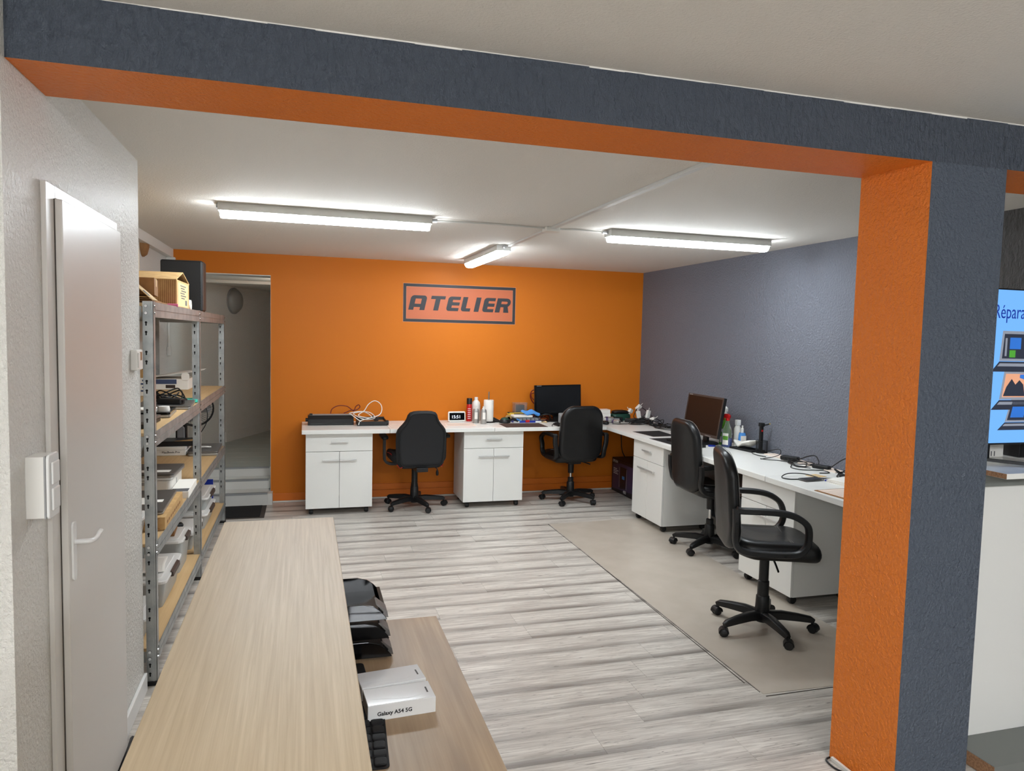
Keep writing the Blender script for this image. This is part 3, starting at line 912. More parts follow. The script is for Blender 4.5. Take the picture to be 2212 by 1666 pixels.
# cables on the scanner
cable('ethernet_cable', 'white_plastic', [(0.53, 7.02, .836), (0.44, 7.05, .902), (0.42, 7.10, .915), (0.52, 7.16, .925), (0.62, 7.14, .915), (0.66, 7.07, .87), (0.56, 7.03, .862), (0.46, 7.07, .905), (0.48, 7.12, .918), (0.57, 7.14, .92), (0.63, 7.08, .88), (0.585, 7.05, .875), (0.50, 7.04, .90), (0.56, 7.10, .94), (0.60, 7.11, 1.00), (0.66, 7.11, 1.035), (0.715, 7.11, 1.005), (0.73, 7.10, .95), (0.70, 7.06, .90), (0.60, 7.03, .872), (0.52, 7.02, .85), (0.50, 7.00, .812)], .0042, 'white network cable coiled over the scanner and paper tray')
cable('power_cable', 'red_cord', [(0.245, 7.22, .90), (0.26, 7.23, .945), (0.32, 7.24, .975), (0.40, 7.24, .970), (0.45, 7.22, .935), (0.47, 7.22, .925), (0.485, 7.22, .965), (0.515, 7.22, .985), (0.525, 7.22, .96), (0.49, 7.21, .935), (0.44, 7.21, .932), (0.37, 7.21, .903)], .0048, 'dark red power cable looping up behind the scanner')
# sheets of paper
def sheet(label, cx, cy, w, h, rz, m='paper_warm', lines=7, z=Z):
    t = thing('paper_sheet', label, 'paper', (cx, cy, z), rz, 'printed sheets on the desks')
    MB().box(-w / 2, w / 2, -h / 2, h / 2, 0.0002, .0012).build('sheet', m, t)
    q = MB()
    for i in range(lines):
        yy = h / 2 - .03 - i * (h - .05) / lines
        q.box(-w / 2 + .015, w / 2 - .015 - (i * 37 % 5) * .012, yy - .002, yy, .0012, .0014)
    q.build('print', 'print_grey', t)
sheet('printed sheet between the paper tray and the racing-style chair', 0.90, 7.03, .21, .297, .05)
sheet('printed sheet lying in front of the small digital clock', 1.50, 7.02, .30, .22, -.06, 'paper_warm', 9)
# digital clock
t = thing('digital_clock', 'small white-framed digital clock showing the time', 'clock', (1.515, 7.255, Z), math.radians(3))
MB().pad(rrect(.186, .106, .016, 4, 0, .055), .020, .006, lambda u, v, w: (u, .010 - w + (v * .12), v), 0).build('case', 'white_plastic', t, True)
MB().box(-.080, .080, -.0112, -.0102, .018, .093).build('screen', 'dark_glass', t, rot=(math.radians(-6.8), 0, 0))
text('15:51', .046, 'clock_digit', frame((-.062, -.0118, .038), (1, 0, 0), (0, .118, .99)), t, 'digits')
MB().box(-.05, .05, .012, .05, 0, .012).build('foot', 'white_plastic', t)
# cans and bottles
def spray_can(label, loc, r, h, body, cap, caph=.045, band=None):
    t = thing('spray_can', label, 'can', loc)
    MB().lathe((0, 0, 0), [(r * .92, 0), (r, .004), (r, h - caph - .02), (r * .86, h - caph - .004), (r * .80, h - caph)], 24).build('body', body, t, True)
    if cap == 'tip':
        q = MB().lathe((0, 0, 0), [(r * .5, h - caph), (r * .5, h - caph + .012), (.009, h - caph + .014), (.009, h), (0, h)], 18)
        q.box(.006, .020, -.003, .003, h - .014, h - .006)
        q.build('nozzle', 'white_plastic', t, True)
    else:
        MB().lathe((0, 0, 0), [(r * .98, h - caph - .006), (r * .98, h - .004), (r * .9, h), (0, h)], 24).build('cap', cap, t, True)
    if band:
        q = MB()
        for z0, z1, a0, a1 in band[1]:
            pts = [(1.012 * r * math.cos(math.radians(a0 + (a1 - a0) * i / 8)), 1.012 * r * math.sin(math.radians(a0 + (a1 - a0) * i / 8))) for i in range(9)]
            q.prism(pts + [(x * .985, y * .985) for x, y in pts[::-1]], z0, z1)
        q.build('label_print', band[0], t, True)
    return t
spray_can('tall red spray can with black cap beside the clock', (1.655, 7.30, Z), .029, .242, 'red', 'black_plastic', .055, ('text_white', [(.03 + .02 * i, .036 + .02 * i, 225, 290) for i in range(6)]))
spray_can('silver spray can with white nozzle in front of the white bottle', (1.690, 7.14, Z), .033, .176, 'silver_laptop', 'tip', .032, ('paper', [(.045, .115, 235, 290)]))
spray_can('white and silver spray can with white nozzle in front of the paper towel', (1.750, 7.06, Z), .031, .180, 'silver_laptop', 'tip', .032, ('paper', [(.05, .12, 240, 300)]))
t = thing('white_bottle', 'large white plastic bottle with screw cap behind the spray cans', 'bottle', (1.738, 7.345, Z))
MB().lathe((0, 0, 0), [(.042, 0), (.046, .006), (.046, .165), (.040, .195), (.022, .215), (.016, .222)], 24).build('body', 'white_plastic', t, True)
MB().lathe((0, 0, 0), [(.019, .220), (.019, .246), (.016, .249), (0, .249)], 20).build('cap', 'white_gloss', t, True)
t = thing('paper_towel_holder', 'roll of white paper towel on an upright metal holder', 'paper towel', (1.838, 7.20, Z))
MB().lathe((0, 0, 0), [(.075, 0), (.075, .006), (.068, .010), (0, .010)], 28).build('base', 'black_plastic', t, True)
MB().cyl((0, 0, .008), (0, 0, .318), .008, seg=12).build('rod', 'chrome', t, True)
MB().lathe((0, 0, 0), [(.050, .012), (.052, .02), (.052, .225), (.050, .232), (.020, .232), (.018, .228)], 28).build('roll', 'paper', t, True)
# little heap of tools
t = thing('black_pouch', 'small black angular pouch standing against the paper towel roll', 'pouch', (1.925, 7.20, Z))
MB().prism([(-.045, 0), (.055, 0), (.045, .012), (-.035, .055), (-.045, .050)], -.03, .03, 'y').build('body', 'black_matte', t, False, .006)
MB().tube(spline([(-.04, -.03, .03), (-.02, -.04, .02), (.04, -.035, .012)], 5), .003, 6).build('zip', 'brown_trim', t, True)
t = thing('domed_gadget', 'dark green domed gadget with black rim behind the brown desk pad', 'gadget', (1.995, 7.13, Z))
MB().lathe((0, 0, 0), [(.058, 0), (.060, .01), (.050, .03), (.044, .036)], 24).build('rim', 'black_plastic', t, True)
MB().lathe((0, 0, .034), [(.044, 0), (.036, .014), (.018, .022), (0, .024)], 24).build('dome', 'green_dark', t, True)
tag(MB().lathe((0, 0, 0), [(.018, -.014), (.034, -.014), (.034, .014), (.018, .014), (.018, -.014)], 22, 'y').build('tape_roll', 'tan', None, True, loc=(2.06, 7.22, Z + .036)), 'tan roll of tape standing behind the tools', 'tape')
t = thing('pliers', 'black pliers with bright blue handle beside the component case', 'pliers', (2.105, 7.09, Z), .6)
MB().tube(spline([(-.07, .02, .035), (-.02, .015, .04), (.03, .0, .02)], 5), .013, 8).build('jaw', 'black_plastic', t, True)
MB().tube(spline([(.01, .0, .040), (.04, -.01, .028), (.075, -.012, .010)], 5), .009, 8).build('handle', 'blue_cloth', t, True)
# component organiser
t = thing('component_case', 'flat clear component case with blue rim and red latch', 'case', (2.235, 7.19, Z))
MB().box(-.15, .15, -.085, .085, 0, .022).build('base_tray', 'blue', t, False, .004)
MB().box(-.145, .145, -.08, .08, .022, .050).build('clear_lid', 'clear_plastic', t, False, .003)
MB().box(-.022, .022, -.092, -.084, .006, .030).build('latch', 'red', t, False, .002)
for s in (-1, 1):
    MB().box(s * .12 - .032, s * .12 + .032, -.0885, -.084, .003, .018).build('corner_clip', 'white_plastic', t)
q = MB()
for i in range(6):
    q.box(-.13 + i * .044, -.13 + i * .044 + .032, -.07, .07, .024, .042)
q.build('contents', 'grey_plastic', t)
tag(MB().box(-.105, .105, -.06, .06, 0, .022).build('white_packet', 'paper', None, False, .006, loc=(2.20, 7.205, Z + .0505), rotz=.05), 'flat white packet lying on the component case', 'packet')
def gw(u, v, w):
    return (u, v, w + .010 * math.sin(u * 60) + .012 * math.cos(v * 70) - .16 * max(0, u - .05))
tag(MB().pad([(-.09, -.01), (-.03, -.035), (.05, -.03), (.11, -.045), (.115, -.03), (.06, .01), (.05, .04), (-.02, .035), (-.08, .02)], .022, .012, gw, .004).build('blue_glove', 'blue_cloth', None, True, loc=(2.27, 7.18, Z + .088)), 'crumpled bright blue glove on top of the component case', 'glove')
t = thing('black_yellow_box', 'black box with yellow edges behind the component case', 'box', (2.24, 7.335, Z))
MB().box(-.15, .17, -.045, .045, 0, .085).build('body', 'black_matte', t, False, .003)
MB().box(-.15, .17, -.048, -.044, .078, .088).build('edge', 'yellow', t)
MB().box(-.16, -.10, -.05, .02, .06, .078).build('strap', 'yellow', t)
t = thing('clear_parts_box', 'small clear plastic box holding a black part, on the black box', 'box', (2.215, 7.33, Z + .0885))
MB().box(-.07, .07, -.04, .04, 0, .004).box(-.07, -.066, -.04, .04, .004, .095).box(.066, .07, -.04, .04, .004, .095).box(-.066, .066, -.04, -.037, .004, .095).box(-.066, .066, .037, .04, .004, .095).build('shell', 'clear_plastic', t)
MB().box(-.075, .075, -.044, .044, .095, .104).build('lid', 'clear_plastic', t, False, .002)
MB().box(-.04, .045, -.03, .03, .004, .078).build('black_part', 'screen_black', t, False, .006)
tag(MB().prism(rrect(.435, .30, .006, 3), 0, .003).build('desk_pad', 'fabric_brown', None, loc=(2.125, 6.902, Z)), 'dark brown desk pad at the front edge beside the monitor chair', 'desk pad')

# monitor at the orange wall
def monitor(label, loc, rotz, w, h, zb, screen, tilt=0.0, bez=.017, roll=0.0):
    """screen faces local -y"""
    t = thing('monitor', label, 'monitor', loc, rotz)
    MB().lathe((0, 0, 0), [(.12, 0), (.12, .008), (.10, .016), (.03, .022)], 28).build('stand_base', 'black_plastic', t, True, loc=(0, .05, 0))
    MB().box(-.035, .035, .05, .075, .012, zb + h * .55).build('stand_neck', 'black_plastic', t, False, .006)
    R = Matrix.Translation((0, .03, zb + h / 2)) @ Matrix.Rotation(roll, 4, 'Y') @ Matrix.Rotation(-tilt, 4, 'X')
    def part(name, q, m, bev=0.0, par=t):
        me = q.mesh(name, m); me.transform(R); return place(name, me, par, False, bev)
    sh = part('shell', MB().box(-w / 2, w / 2, -.012, .016, -h / 2, h / 2), 'black_plastic', .004)
    part('rear_bulge', MB().box(-w * .33, w * .33, .016, .045, -h * .35, h * .35), 'black_plastic', .01)
    part('screen', MB().box(-w / 2 + bez, w / 2 - bez, -.0128, -.0118, -h / 2 + bez * 1.5, h / 2 - bez), screen)
    bzm = MB().box(-w / 2, w / 2, -.0145, -.012, h / 2 - bez, h / 2).box(-w / 2, w / 2, -.0145, -.012, -h / 2, -h / 2 + bez * 1.5).box(-w / 2, -w / 2 + bez, -.0145, -.012, -h / 2 + bez * 1.5, h / 2 - bez).box(w / 2 - bez, w / 2, -.0145, -.012, -h / 2 + bez * 1.5, h / 2 - bez)
    part('bezel', bzm, 'black_gloss' if screen == 'screen_black' else 'brown_trim', .001)
    part('badge', MB().box(-w / 2 + .022, -w / 2 + .075, -.0150, -.0145, h / 2 - bez * .7, h / 2 - bez * .4), 'grey_plastic')
    return t, part
m1, part1 = monitor('black widescreen monitor standing against the orange wall', (2.605, 7.185, Z), math.radians(4), .535, .318, .072, 'screen_black', math.radians(3), .015, math.radians(-1.0))
part1('brand_mark', MB().box(-.245, -.215, -.0150, -.0145, -.150, -.145), 'text_white')
m2, part2 = monitor('monitor with brown-black screen leaning back by the slate wall', (3.325, 5.535, Z), math.radians(-90), .575, .350, .072, 'screen_brown', math.radians(9), .016)
part2('button_row', MB().box(.10, .19, -.0150, -.0145, -.167, -.163), 'grey_plastic')
# cables behind and below the monitors
cable('monitor_cable', 'red_cord', [(2.42, 7.30, 1.14), (2.345, 7.31, 1.12), (2.325, 7.31, 1.06), (2.36, 7.31, .99), (2.42, 7.29, .96)], .006, 'dark red cable bulging out left of the widescreen monitor', 6)
cable('monitor_cable', 'red_cord', [(2.40, 7.28, 1.10), (2.33, 7.29, 1.09), (2.34, 7.29, 1.04), (2.40, 7.28, 1.0), (2.38, 7.26, .93), (2.34, 7.25, .88), (2.37, 7.2, .81)], .005, 'thin dark red cable dropping to the desk left of the widescreen monitor', 6)
def tangle(name, m, c, rx, ry, rz, n, r, label, seed):
    rr = random.Random(seed)
    pts = []
    a = rr.random() * 6
    for i in range(n):
        a += rr.uniform(.7, 1.7)
        k = rr.uniform(.45, 1.0)
        pts.append((c[0] + rx * k * math.cos(a), c[1] + ry * k * math.sin(a), c[2] + r + rr.random() ** 2 * rz))
    return cable(name, m, pts, r, label, 6)
tangle('cable_tangle', 'black_plastic', (2.45, 7.22, Z), .13, .10, .10, 22, .004, 'black cable tangle under the left corner of the widescreen monitor', 3)
tangle('cable_tangle', 'red_cord', (2.52, 7.27, Z), .16, .06, .10, 16, .004, 'dark red cable tangle under the widescreen monitor', 5)
t = thing('desk_phone', 'dark grey desk phone base below the widescreen monitor', 'phone', (2.655, 7.03, Z), .1)
MB().prism([(-.06, 0), (.07, 0), (.07, .10), (.05, .105), (-.06, .03)], -.08, .08, 'x').build('body', 'grey_plastic', t, False, .006)
MB().box(-.055, -.02, -.066, -.058, .02, .032).build('white_tag', 'paper', t)
t = thing('keyboard', 'black keyboard in front of the widescreen monitor', 'keyboard', (2.66, 6.845, Z), math.radians(2))
MB().prism([(-.065, 0), (.065, 0), (.065, .020), (-.065, .012)], -.21, .21, 'x').build('body', 'black_plastic', t, False, .002)
q = MB()
for r_ in range(5):
    for c_ in range(15):
        q.box(-.2 + c_ * .027, -.2 + c_ * .027 + .022, -.056 + r_ * .023, -.056 + r_ * .023 + .018, .012, .018 + r_ * .0015)
tag(q.build('keys', 'black_matte', t), kind='stuff')
cable('keyboard_cable', 'black_plastic', [(2.40, 6.80, .803), (2.44, 6.90, .806), (2.50, 6.97, .812), (2.52, 7.05, .804), (2.6, 7.08, .803)], .0035, 'black cable running over the desk pad edge to the keyboard')
cable('yellow_cable', 'kraft_light', [(2.385, 7.085, .804), (2.41, 7.075, .812), (2.44, 7.08, .805), (2.43, 7.10, .812), (2.40, 7.095, .806)], .0045, 'short pale yellow cable end lying beside the component case')
tag(MB().pad(rrect(.062, .10, .028, 5), .034, .014, lambda u, v, w: (u, v, w), .004).build('computer_mouse', 'black_plastic', None, True, loc=(3.02, 6.90, Z), rotz=.3), 'black computer mouse right of the monitor chair', 'mouse')
# white boxes, cans, phones in the corner
tag(MB().box(-.072, .072, -.05, .05, 0, .092).build('white_carton', 'paper', None, False, .002, loc=(3.095, 7.135, Z), rotz=-.08), 'white carton on the desk right of the widescreen monitor, lower of two', 'box')
t = thing('white_carton', 'flat white carton lying on top of the white carton', 'box', (3.09, 7.135, Z + .0925), -.02)
MB().box(-.070, .070, -.05, .05, 0, .036).build('body', 'paper', t, False, .002)
MB().box(-.071, .071, -.051, .051, .036, .042).build('lid', 'paper_warm', t, False, .001)
def lying_can(label, loc, rotz, r, L):
    t = thing('metal_can', label, 'can', loc, rotz)
    MB().lathe((0, 0, r), [(r * .8, -L / 2), (r, -L / 2 + .008), (r, L / 2 - .012), (r * .8, L / 2)], 20, 'y').build('body', 'silver_laptop', t, True)
    MB().lathe((0, 0, r), [(r * .35, -L / 2 - .004), (r * .35, -L / 2 + .001)], 14, 'y').build('nozzle_hole', 'black_matte', t)
    MB().lathe((0, 0, r), [(r * 1.01, L / 2 - .04), (r * 1.01, L / 2 - .014)], 20, 'y').build('band', 'purple_print', t, True)
lying_can('thick silver can lying on its side in front of the white cartons', (3.11, 7.01, Z), 1.35, .034, .10)
lying_can('slim silver can lying on its side beside the thick one', (3.165, 6.95, Z), .45, .022, .11)
t = thing('grey_radio', 'small dark grey boxy device beside the silver cans', 'device', (3.245, 7.10, Z), -.1)
MB().box(-.06, .06, -.03, .03, 0, .05).build('body', 'screen_black', t, False, .004)
MB().box(-.05, .02, -.0308, -.030, .012, .04).build('keypad', 'grey_plastic', t)
t = thing('green_case', 'dark green oval case with black lid in the corner of the desks', 'case', (3.345, 7.24, Z))
MB().pad(rrect(.23, .13, .05, 6), .075, .018, lambda u, v, w: (u, v, w), .0).build('body', 'green_dark', t, True)
MB().pad(rrect(.20, .11, .05, 6), .026, .012, lambda u, v, w: (u, v, w + .075 + .010 * (1 - (u / .1) ** 2)), .004).build('lid', 'black_plastic', t, True)
tag(MB().pad(rrect(.10, .09, .035, 6), .115, .02, lambda u, v, w: (u, v, w), .006).build('black_cup', 'black_plastic', None, True, loc=(3.185, 7.27, Z)), 'small black rounded canister behind the green case', 'canister')
# wall socket block and the plugs
t = thing('power_strip', 'black power strip full of plugs in the corner of the desks', 'power strip', (3.45, 6.98, Z), math.radians(-38))
MB().box(-.15, .15, -.03, .03, 0, .042).build('body', 'black_plastic', t, False, .006)
q = MB()
for i in range(5):
    q.lathe((-.115 + i * .057, 0, .042), [(.019, 0), (.019, .002), (.004, .0022)], 14)
q.build('socket', 'black_matte', t)
def plug(label, loc, rot, m='white_plastic', L=.06):
    t = thing('plug_adapter', label, 'plug', loc)
    t.rotation_euler = rot
    MB().box(-.021, .021, -.016, .016, 0, L).build('body', m, t, False, .005)
    MB().cyl((-.009, 0, -.016), (-.009, 0, 0), .0024, seg=8).cyl((.009, 0, -.016), (.009, 0, 0), .0024, seg=8).build('prong', 'chrome', t, True)
    MB().tube(spline([(0, 0, L), (.004, .006, L + .02), (.018, .018, L + .028)], 4), .0032, 6).build('lead', m, t, True)
plug('white plug adapter tipped up at the top of the corner pile', (3.455, 7.06, Z + .135), (.5, .55, .3), L=.065)
plug('white plug adapter leaning left on the corner pile', (3.395, 7.05, Z + .115), (.3, -1.1, .2), L=.05)
plug('upright white plug in the power strip, left one', (3.435, 6.95, Z + .058), (0, -.22, 0), L=.075)
plug('upright white plug in the power strip, right one', (3.515, 6.92, Z + .058), (0, .25, .3), L=.085)
plug('white plug lying across the front of the power strip', (3.52, 6.85, Z + .05), (1.2, .2, .6), L=.05)
tag(MB().box(-.055, .055, -.02, .02, 0, .10).build('socket_block', 'white_plastic', None, False, .005, loc=(3.435, 7.30, Z)), 'white socket block standing behind the corner cable pile', 'socket')
for i, (c, rx, ry, rz, n, m, lab) in enumerate((
        ((3.40, 6.88, Z), .15, .08, .05, 20, 'black_plastic', 'black cable bundle at the front left of the corner pile'),
        ((3.52, 6.75, Z), .10, .12, .06, 22, 'black_plastic', 'thick black cable bundle right of the power strip'),
        ((3.55, 6.58, Z), .085, .13, .035, 18, 'black_plastic', 'black cable bundle trailing from the corner along the slate wall'),
        ((3.50, 6.99, Z + .04), .12, .07, .13, 14, 'black_plastic', 'black cable arching over the power strip'),
        ((3.50, 6.55, Z), .10, .20, .01, 12, 'black_plastic', 'thin black cable spread flat in front of the corner bundle'))):
    tangle('cable_bundle', m, c, rx, ry, rz, n, .0042, lab, 20 + i)
cable('charger_cable', 'black_plastic', [(3.10, 6.90, .803), (3.16, 6.86, .803), (3.24, 6.86, .804), (3.30, 6.90, .803), (3.26, 6.93, .803), (3.18, 6.92, .803)], .0025, 'thin black lead lying between the silver cans and the power strip')
cable('hanging_cable', 'black_plastic', [(3.42, 7.36, .76), (3.43, 7.37, .6), (3.44, 7.36, .45), (3.45, 7.30, .375)], .005, 'black cable hanging below the corner desk onto the printer box')

# ================================================================ THINGS ON THE DESKS ALONG THE SLATE WALL
def mousepad(label, pts, z=Z):
    cx = sum(p[0] for p in pts) / 4; cy = sum(p[1] for p in pts) / 4
    t = thing('mouse_pad', label, 'mouse pad', (cx, cy, z), 0, 'black mouse pads')
    loc = [(p[0] - cx, p[1] - cy) for p in pts]
    MB().prism(loc, 0, .002).build('border', 'brown_trim', t)
    MB().prism([(x * .92, y * .92) for x, y in loc], .002, .0028).build('surface', 'mousepad', t)
mousepad('black mouse pad in the corner, beside the tangle of cables', [(3.06, 6.32), (3.10, 5.965), (3.345, 5.985), (3.36, 6.345)])
mousepad('black mouse pad half hidden behind the turned swivel chair', [(3.005, 5.86), (3.03, 5.40), (3.25, 5.42), (3.26, 5.87)])
t = thing('keyboard', 'black keyboard lying on the desk behind the turned swivel chair', 'keyboard', (3.17, 5.50, Z + .003), math.radians(-88))
MB().prism([(-.065, 0), (.065, 0), (.065, .022), (-.065, .014)], -.21, .21, 'x').build('body', 'black_plastic', t, False, .002)
q = MB()
for r_ in range(5):
    for c_ in range(15):
        q.box(-.2 + c_ * .027, -.2 + c_ * .027 + .022, -.056 + r_ * .023, -.056 + r_ * .023 + .018, .013, .020 + r_ * .0015)
tag(q.build('keys', 'black_matte', t), kind='stuff')
tag(MB().box(-.03, .03, -.012, .012, 0, .014).build('usb_stick', 'blue', None, False, .003, loc=(3.33, 5.345, Z), rotz=-.2), 'small blue stick lying below the leaning monitor', 'stick')
def spray_bottle(label, loc, rotz, h, liquid, head, tint, lab=True):
    t = thing('spray_bottle', label, 'bottle', loc, rotz)
    ol = rrect(.086, .050, .020, 5)
    def ring(z, s):
        return [(x * s, y * s, z) for x, y in ol]
    q = MB()
    zs = [(0, .92), (.006, 1), (h * .42, 1), (h * .52, .90), (h * .62, .62), (h * .72, .38), (h * .80, .34)]
    n = len(ol)
    for z, s in zs: q.v += ring(z, s)
    for i in range(len(zs) - 1):
        for j in range(n): q.face([i * n + j, i * n + (j + 1) % n, (i + 1) * n + (j + 1) % n, (i + 1) * n + j])
    q.face(list(range(n - 1, -1, -1))); q.face([(len(zs) - 1) * n + j for j in range(n)])
    q.build('body', tint, t, True)
    if liquid:
        MB().prism([(x * .95, y * .93) for x, y in ol], .004, h * .28).build('liquid', liquid, t)
    hd = MB().lathe((0, 0, 0), [(.018, h * .79), (.018, h * .86), (.014, h * .87)], 14)
    hd.prism([(-.030, h * .865), (.022, h * .865), (.022, h * .95), (.004, h), (-.028, h * .99), (-.046, h * .955), (-.046, h * .925), (-.030, h * .915)], -.014, .014, 'y')
    hd.build('trigger_head', head, t, False, .003)
    MB().tube(spline([(-.030, 0, h * .91), (-.040, 0, h * .86), (-.036, 0, h * .80)], 4), .005, 8).build('trigger', head, t, True)
    if lab:
        MB().box(-.026, .026, -.0262, -.0252, .022, h * .42).build('label', 'paper', t)
        MB().box(-.024, .024, -.0268, -.0262, h * .22, h * .34).build('label_print', 'green', t)
    return t
spray_bottle('clear spray bottle with red trigger and blue liquid beside the leaning monitor', (3.448, 5.305, Z), math.radians(-62), .285, 'glass_blue', 'red', 'clear_plastic')
spray_bottle('green spray bottle with white trigger partly behind the leaning monitor', (3.50, 5.43, Z), math.radians(-70), .335, None, 'white_plastic', 'green')
t = thing('white_bottle', 'slim white bottle with square cap behind the red-topped spray bottle', 'bottle', (3.585, 5.36, Z))
MB().lathe((0, 0, 0), [(.028, 0), (.030, .005), (.030, .15), (.018, .175), (.016, .18)], 20).build('body', 'white_plastic', t, True)
MB().box(-.018, .018, -.018, .018, .178, .225).build('cap', 'white_gloss', t, False, .003)
t = thing('cleaner_bottle', 'small pale blue bottle with white pump beside the white bottle', 'bottle', (3.575, 5.275, Z))
MB().pad(rrect(.062, .04, .014, 5), .125, .008, lambda u, v, w: (u, v, w), 0).build('body', 'blue_cloth', t, True)
MB().lathe((0, 0, 0), [(.012, .124), (.012, .16), (.007, .165), (.007, .185), (0, .187)], 14).build('pump', 'white_plastic', t, True)
MB().box(-.026, .026, -.0212, -.020, .015, .10).build('label', 'paper', t)
# notebook with a crumpled tissue
tag(MB().box(-.075, .075, -.13, .13, 0, .014).build('black_notebook', 'black_matte', None, False, .003, loc=(3.535, 5.14, Z), rotz=.15), 'black notebook under the crumpled white tissue', 'notebook')
def tw(u, v, w):
    return (u, v, w + .012 * math.sin(u * 55 + v * 20) + .010 * math.cos(v * 48) + .030 * max(0, -v / .1))
tag(MB().pad([(-.07, -.12), (-.01, -.135), (.05, -.10), (.07, -.03), (.055, .05), (.01, .12), (-.03, .13), (-.05, .05), (-.075, -.03)], .018, .010, tw, .006).build('crumpled_tissue', 'paper', None, True, loc=(3.535, 5.15, Z + .034), rotz=.1), 'crumpled white tissue on the black notebook', 'tissue')
# mesh pen cup with a black tool
t = thing('mesh_pen_cup', 'black wire mesh pen cup on the desk by the slate wall', 'pen cup', (3.565, 4.985, Z))
MB().lathe((0, 0, 0), [(.046, 0), (.046, .006), (0, .006)], 24).build('base', 'black_matte', t, True)
q = MB()
for zz in (.006, .098):
    q.tube([(.046 * math.cos(2 * PI * i / 24), .046 * math.sin(2 * PI * i / 24), zz) for i in range(24)], .0022, 5, True)
for i in range(30):
    for sgn in (-1, 1):
        q.tube([(.045 * math.cos(2 * PI * (i / 30 + sgn * .06 * k)), .045 * math.sin(2 * PI * (i / 30 + sgn * .06 * k)), .006 + .092 * k / 4) for k in range(5)], .0007, 3)
tag(q.build('wire_mesh', 'black_matte', t), kind='stuff')
t = thing('inspection_tool', 'black handheld tool with red button standing in the mesh pen cup', 'tool', (3.555, 4.985, Z + .010))
MB().box(-.013, .013, -.013, .013, 0, .225).build('handle', 'black_plastic', t, False, .005)
MB().lathe((0, 0, 0), [(.008, 0), (.008, .003), (0, .004)], 14, 'y').build('red_button', 'red', t, True, loc=(-.002, -.0165, .172))
MB().box(-.019, .019, -.018, .018, .205, .235).build('head', 'black_matte', t, False, .004)
MB().tube(spline([(.01, 0, .222), (.035, -.006, .218), (.062, -.012, .226)], 5), .005, 8).build('arm', 'black_plastic', t, True)
MB().lathe((0, 0, 0), [(.005, 0), (.004, .010)], 10, 'x').build('tip', 'yellow', t, True, loc=(.062, -.012, .227))
# strips of card along the wall, adapters and leads
tag(MB().box(-.05, .05, -.40, .40, 0, .006).build('card_strip', 'paper_warm', None, False, .001, loc=(3.595, 4.52, Z), rotz=.01), 'long pinkish card strip lying along the slate wall under the leads', 'card')
def adapter(label, loc, rotz, w=.055, l=.13, h=.032):
    t = thing('power_adapter', label, 'adapter', loc, rotz)
    MB().box(-l / 2, l / 2, -w / 2, w / 2, 0, h).build('body', 'black_plastic', t, False, .005)
    MB().box(-l / 2 - .006, -l / 2, -.016, .016, .006, h - .006).build('inlet', 'black_matte', t)
    MB().box(-.03, .03, -w / 2 - .0008, -w / 2, .006, h - .008).build('rating_label', 'black_matte', t)
adapter('black laptop power adapter on the card strip, farther of the two', (3.545, 4.60, Z + .006), math.radians(-60))
adapter('black laptop power adapter on the desk, nearer of the two', (3.56, 4.27, Z), math.radians(-70), .05, .12, .028)
cable('adapter_lead', 'black_plastic', [(3.50, 5.03, .803), (3.46, 4.95, .803), (3.44, 4.86, .805), (3.46, 4.78, .805)], .0035, 'black lead end lying in front of the mesh pen cup')
cable('adapter_lead', 'black_plastic', [(3.58, 4.98, .803), (3.60, 4.88, .84), (3.60, 4.80, .855), (3.56, 4.74, .83), (3.50, 4.74, .81), (3.42, 4.73, .803), (3.36, 4.70, .803)], .0032, 'black lead arching between the pen cup and the farther adapter')
cable('adapter_lead', 'black_plastic', [(3.36, 4.71, .805), (3.40, 4.67, .803), (3.46, 4.62, .803), (3.50, 4.52, .804), (3.47, 4.45, .803), (3.44, 4.38, .804), (3.49, 4.30, .803)], .0032, 'black lead curling in front of the farther adapter')
cable('adapter_lead', 'black_plastic', [(3.57, 4.54, .82), (3.60, 4.46, .86), (3.61, 4.40, .87), (3.59, 4.34, .84), (3.57, 4.32, .82)], .004, 'black lead arching between the two adapters')
cable('adapter_lead', 'black_plastic', [(3.48, 4.50, .803), (3.42, 4.42, .803), (3.36, 4.34, .803), (3.38, 4.25, .804), (3.46, 4.22, .805), (3.52, 4.20, .803), (3.50, 4.12, .803), (3.42, 4.12, .804)], .0035, 'black lead looping in front of the nearer adapter')
cable('adapter_lead', 'black_plastic', [(3.57, 4.21, .81), (3.60, 4.10, .90), (3.62, 3.98, .935), (3.63, 3.82, .935), (3.63, 3.70, .90)], .0035, 'black lead rising along the slate wall from the nearer adapter')
cable('phone_lead', 'black_plastic', [(3.30, 3.99, .803), (3.25, 4.06, .815), (3.12, 4.06, .822), (3.04, 4.02, .808), (3.06, 3.97, .804), (3.16, 3.955, .804), (3.26, 3.95, .805), (3.36, 3.93, .806), (3.45, 3.88, .81)], .0035, 'black charging lead looping behind the phone')
tangle('cable_bundle', 'black_plastic', (3.50, 4.44, Z), .09, .13, .03, 16, .0035, 'black cable tangle lying between the two power adapters', 47)
tangle('cable_bundle', 'black_plastic', (3.50, 3.93, Z), .09, .14, .05, 20, .005, 'black cable bundle on the desk next to the orange pillar', 41)
t = thing('smartphone', 'smartphone in a clear case lying on the nearest desk', 'phone', (3.195, 3.925, Z), math.radians(7))
MB().pad(rrect(.165, .080, .012, 4), .012, .004, lambda u, v, w: (u, v, w), 0).build('clear_case', 'clear_plastic', t, True)
MB().box(-.076, .076, -.035, .035, .0122, .0132).build('screen', 'dark_glass', t, False, .0005)
t = thing('sticky_note', 'pale yellow handwritten notes behind the phone', 'note', (3.33, 4.045, Z), .2)
MB().box(-.05, .05, -.045, .045, 0, .003).build('sheet', 'kraft_light', t)
q = MB()
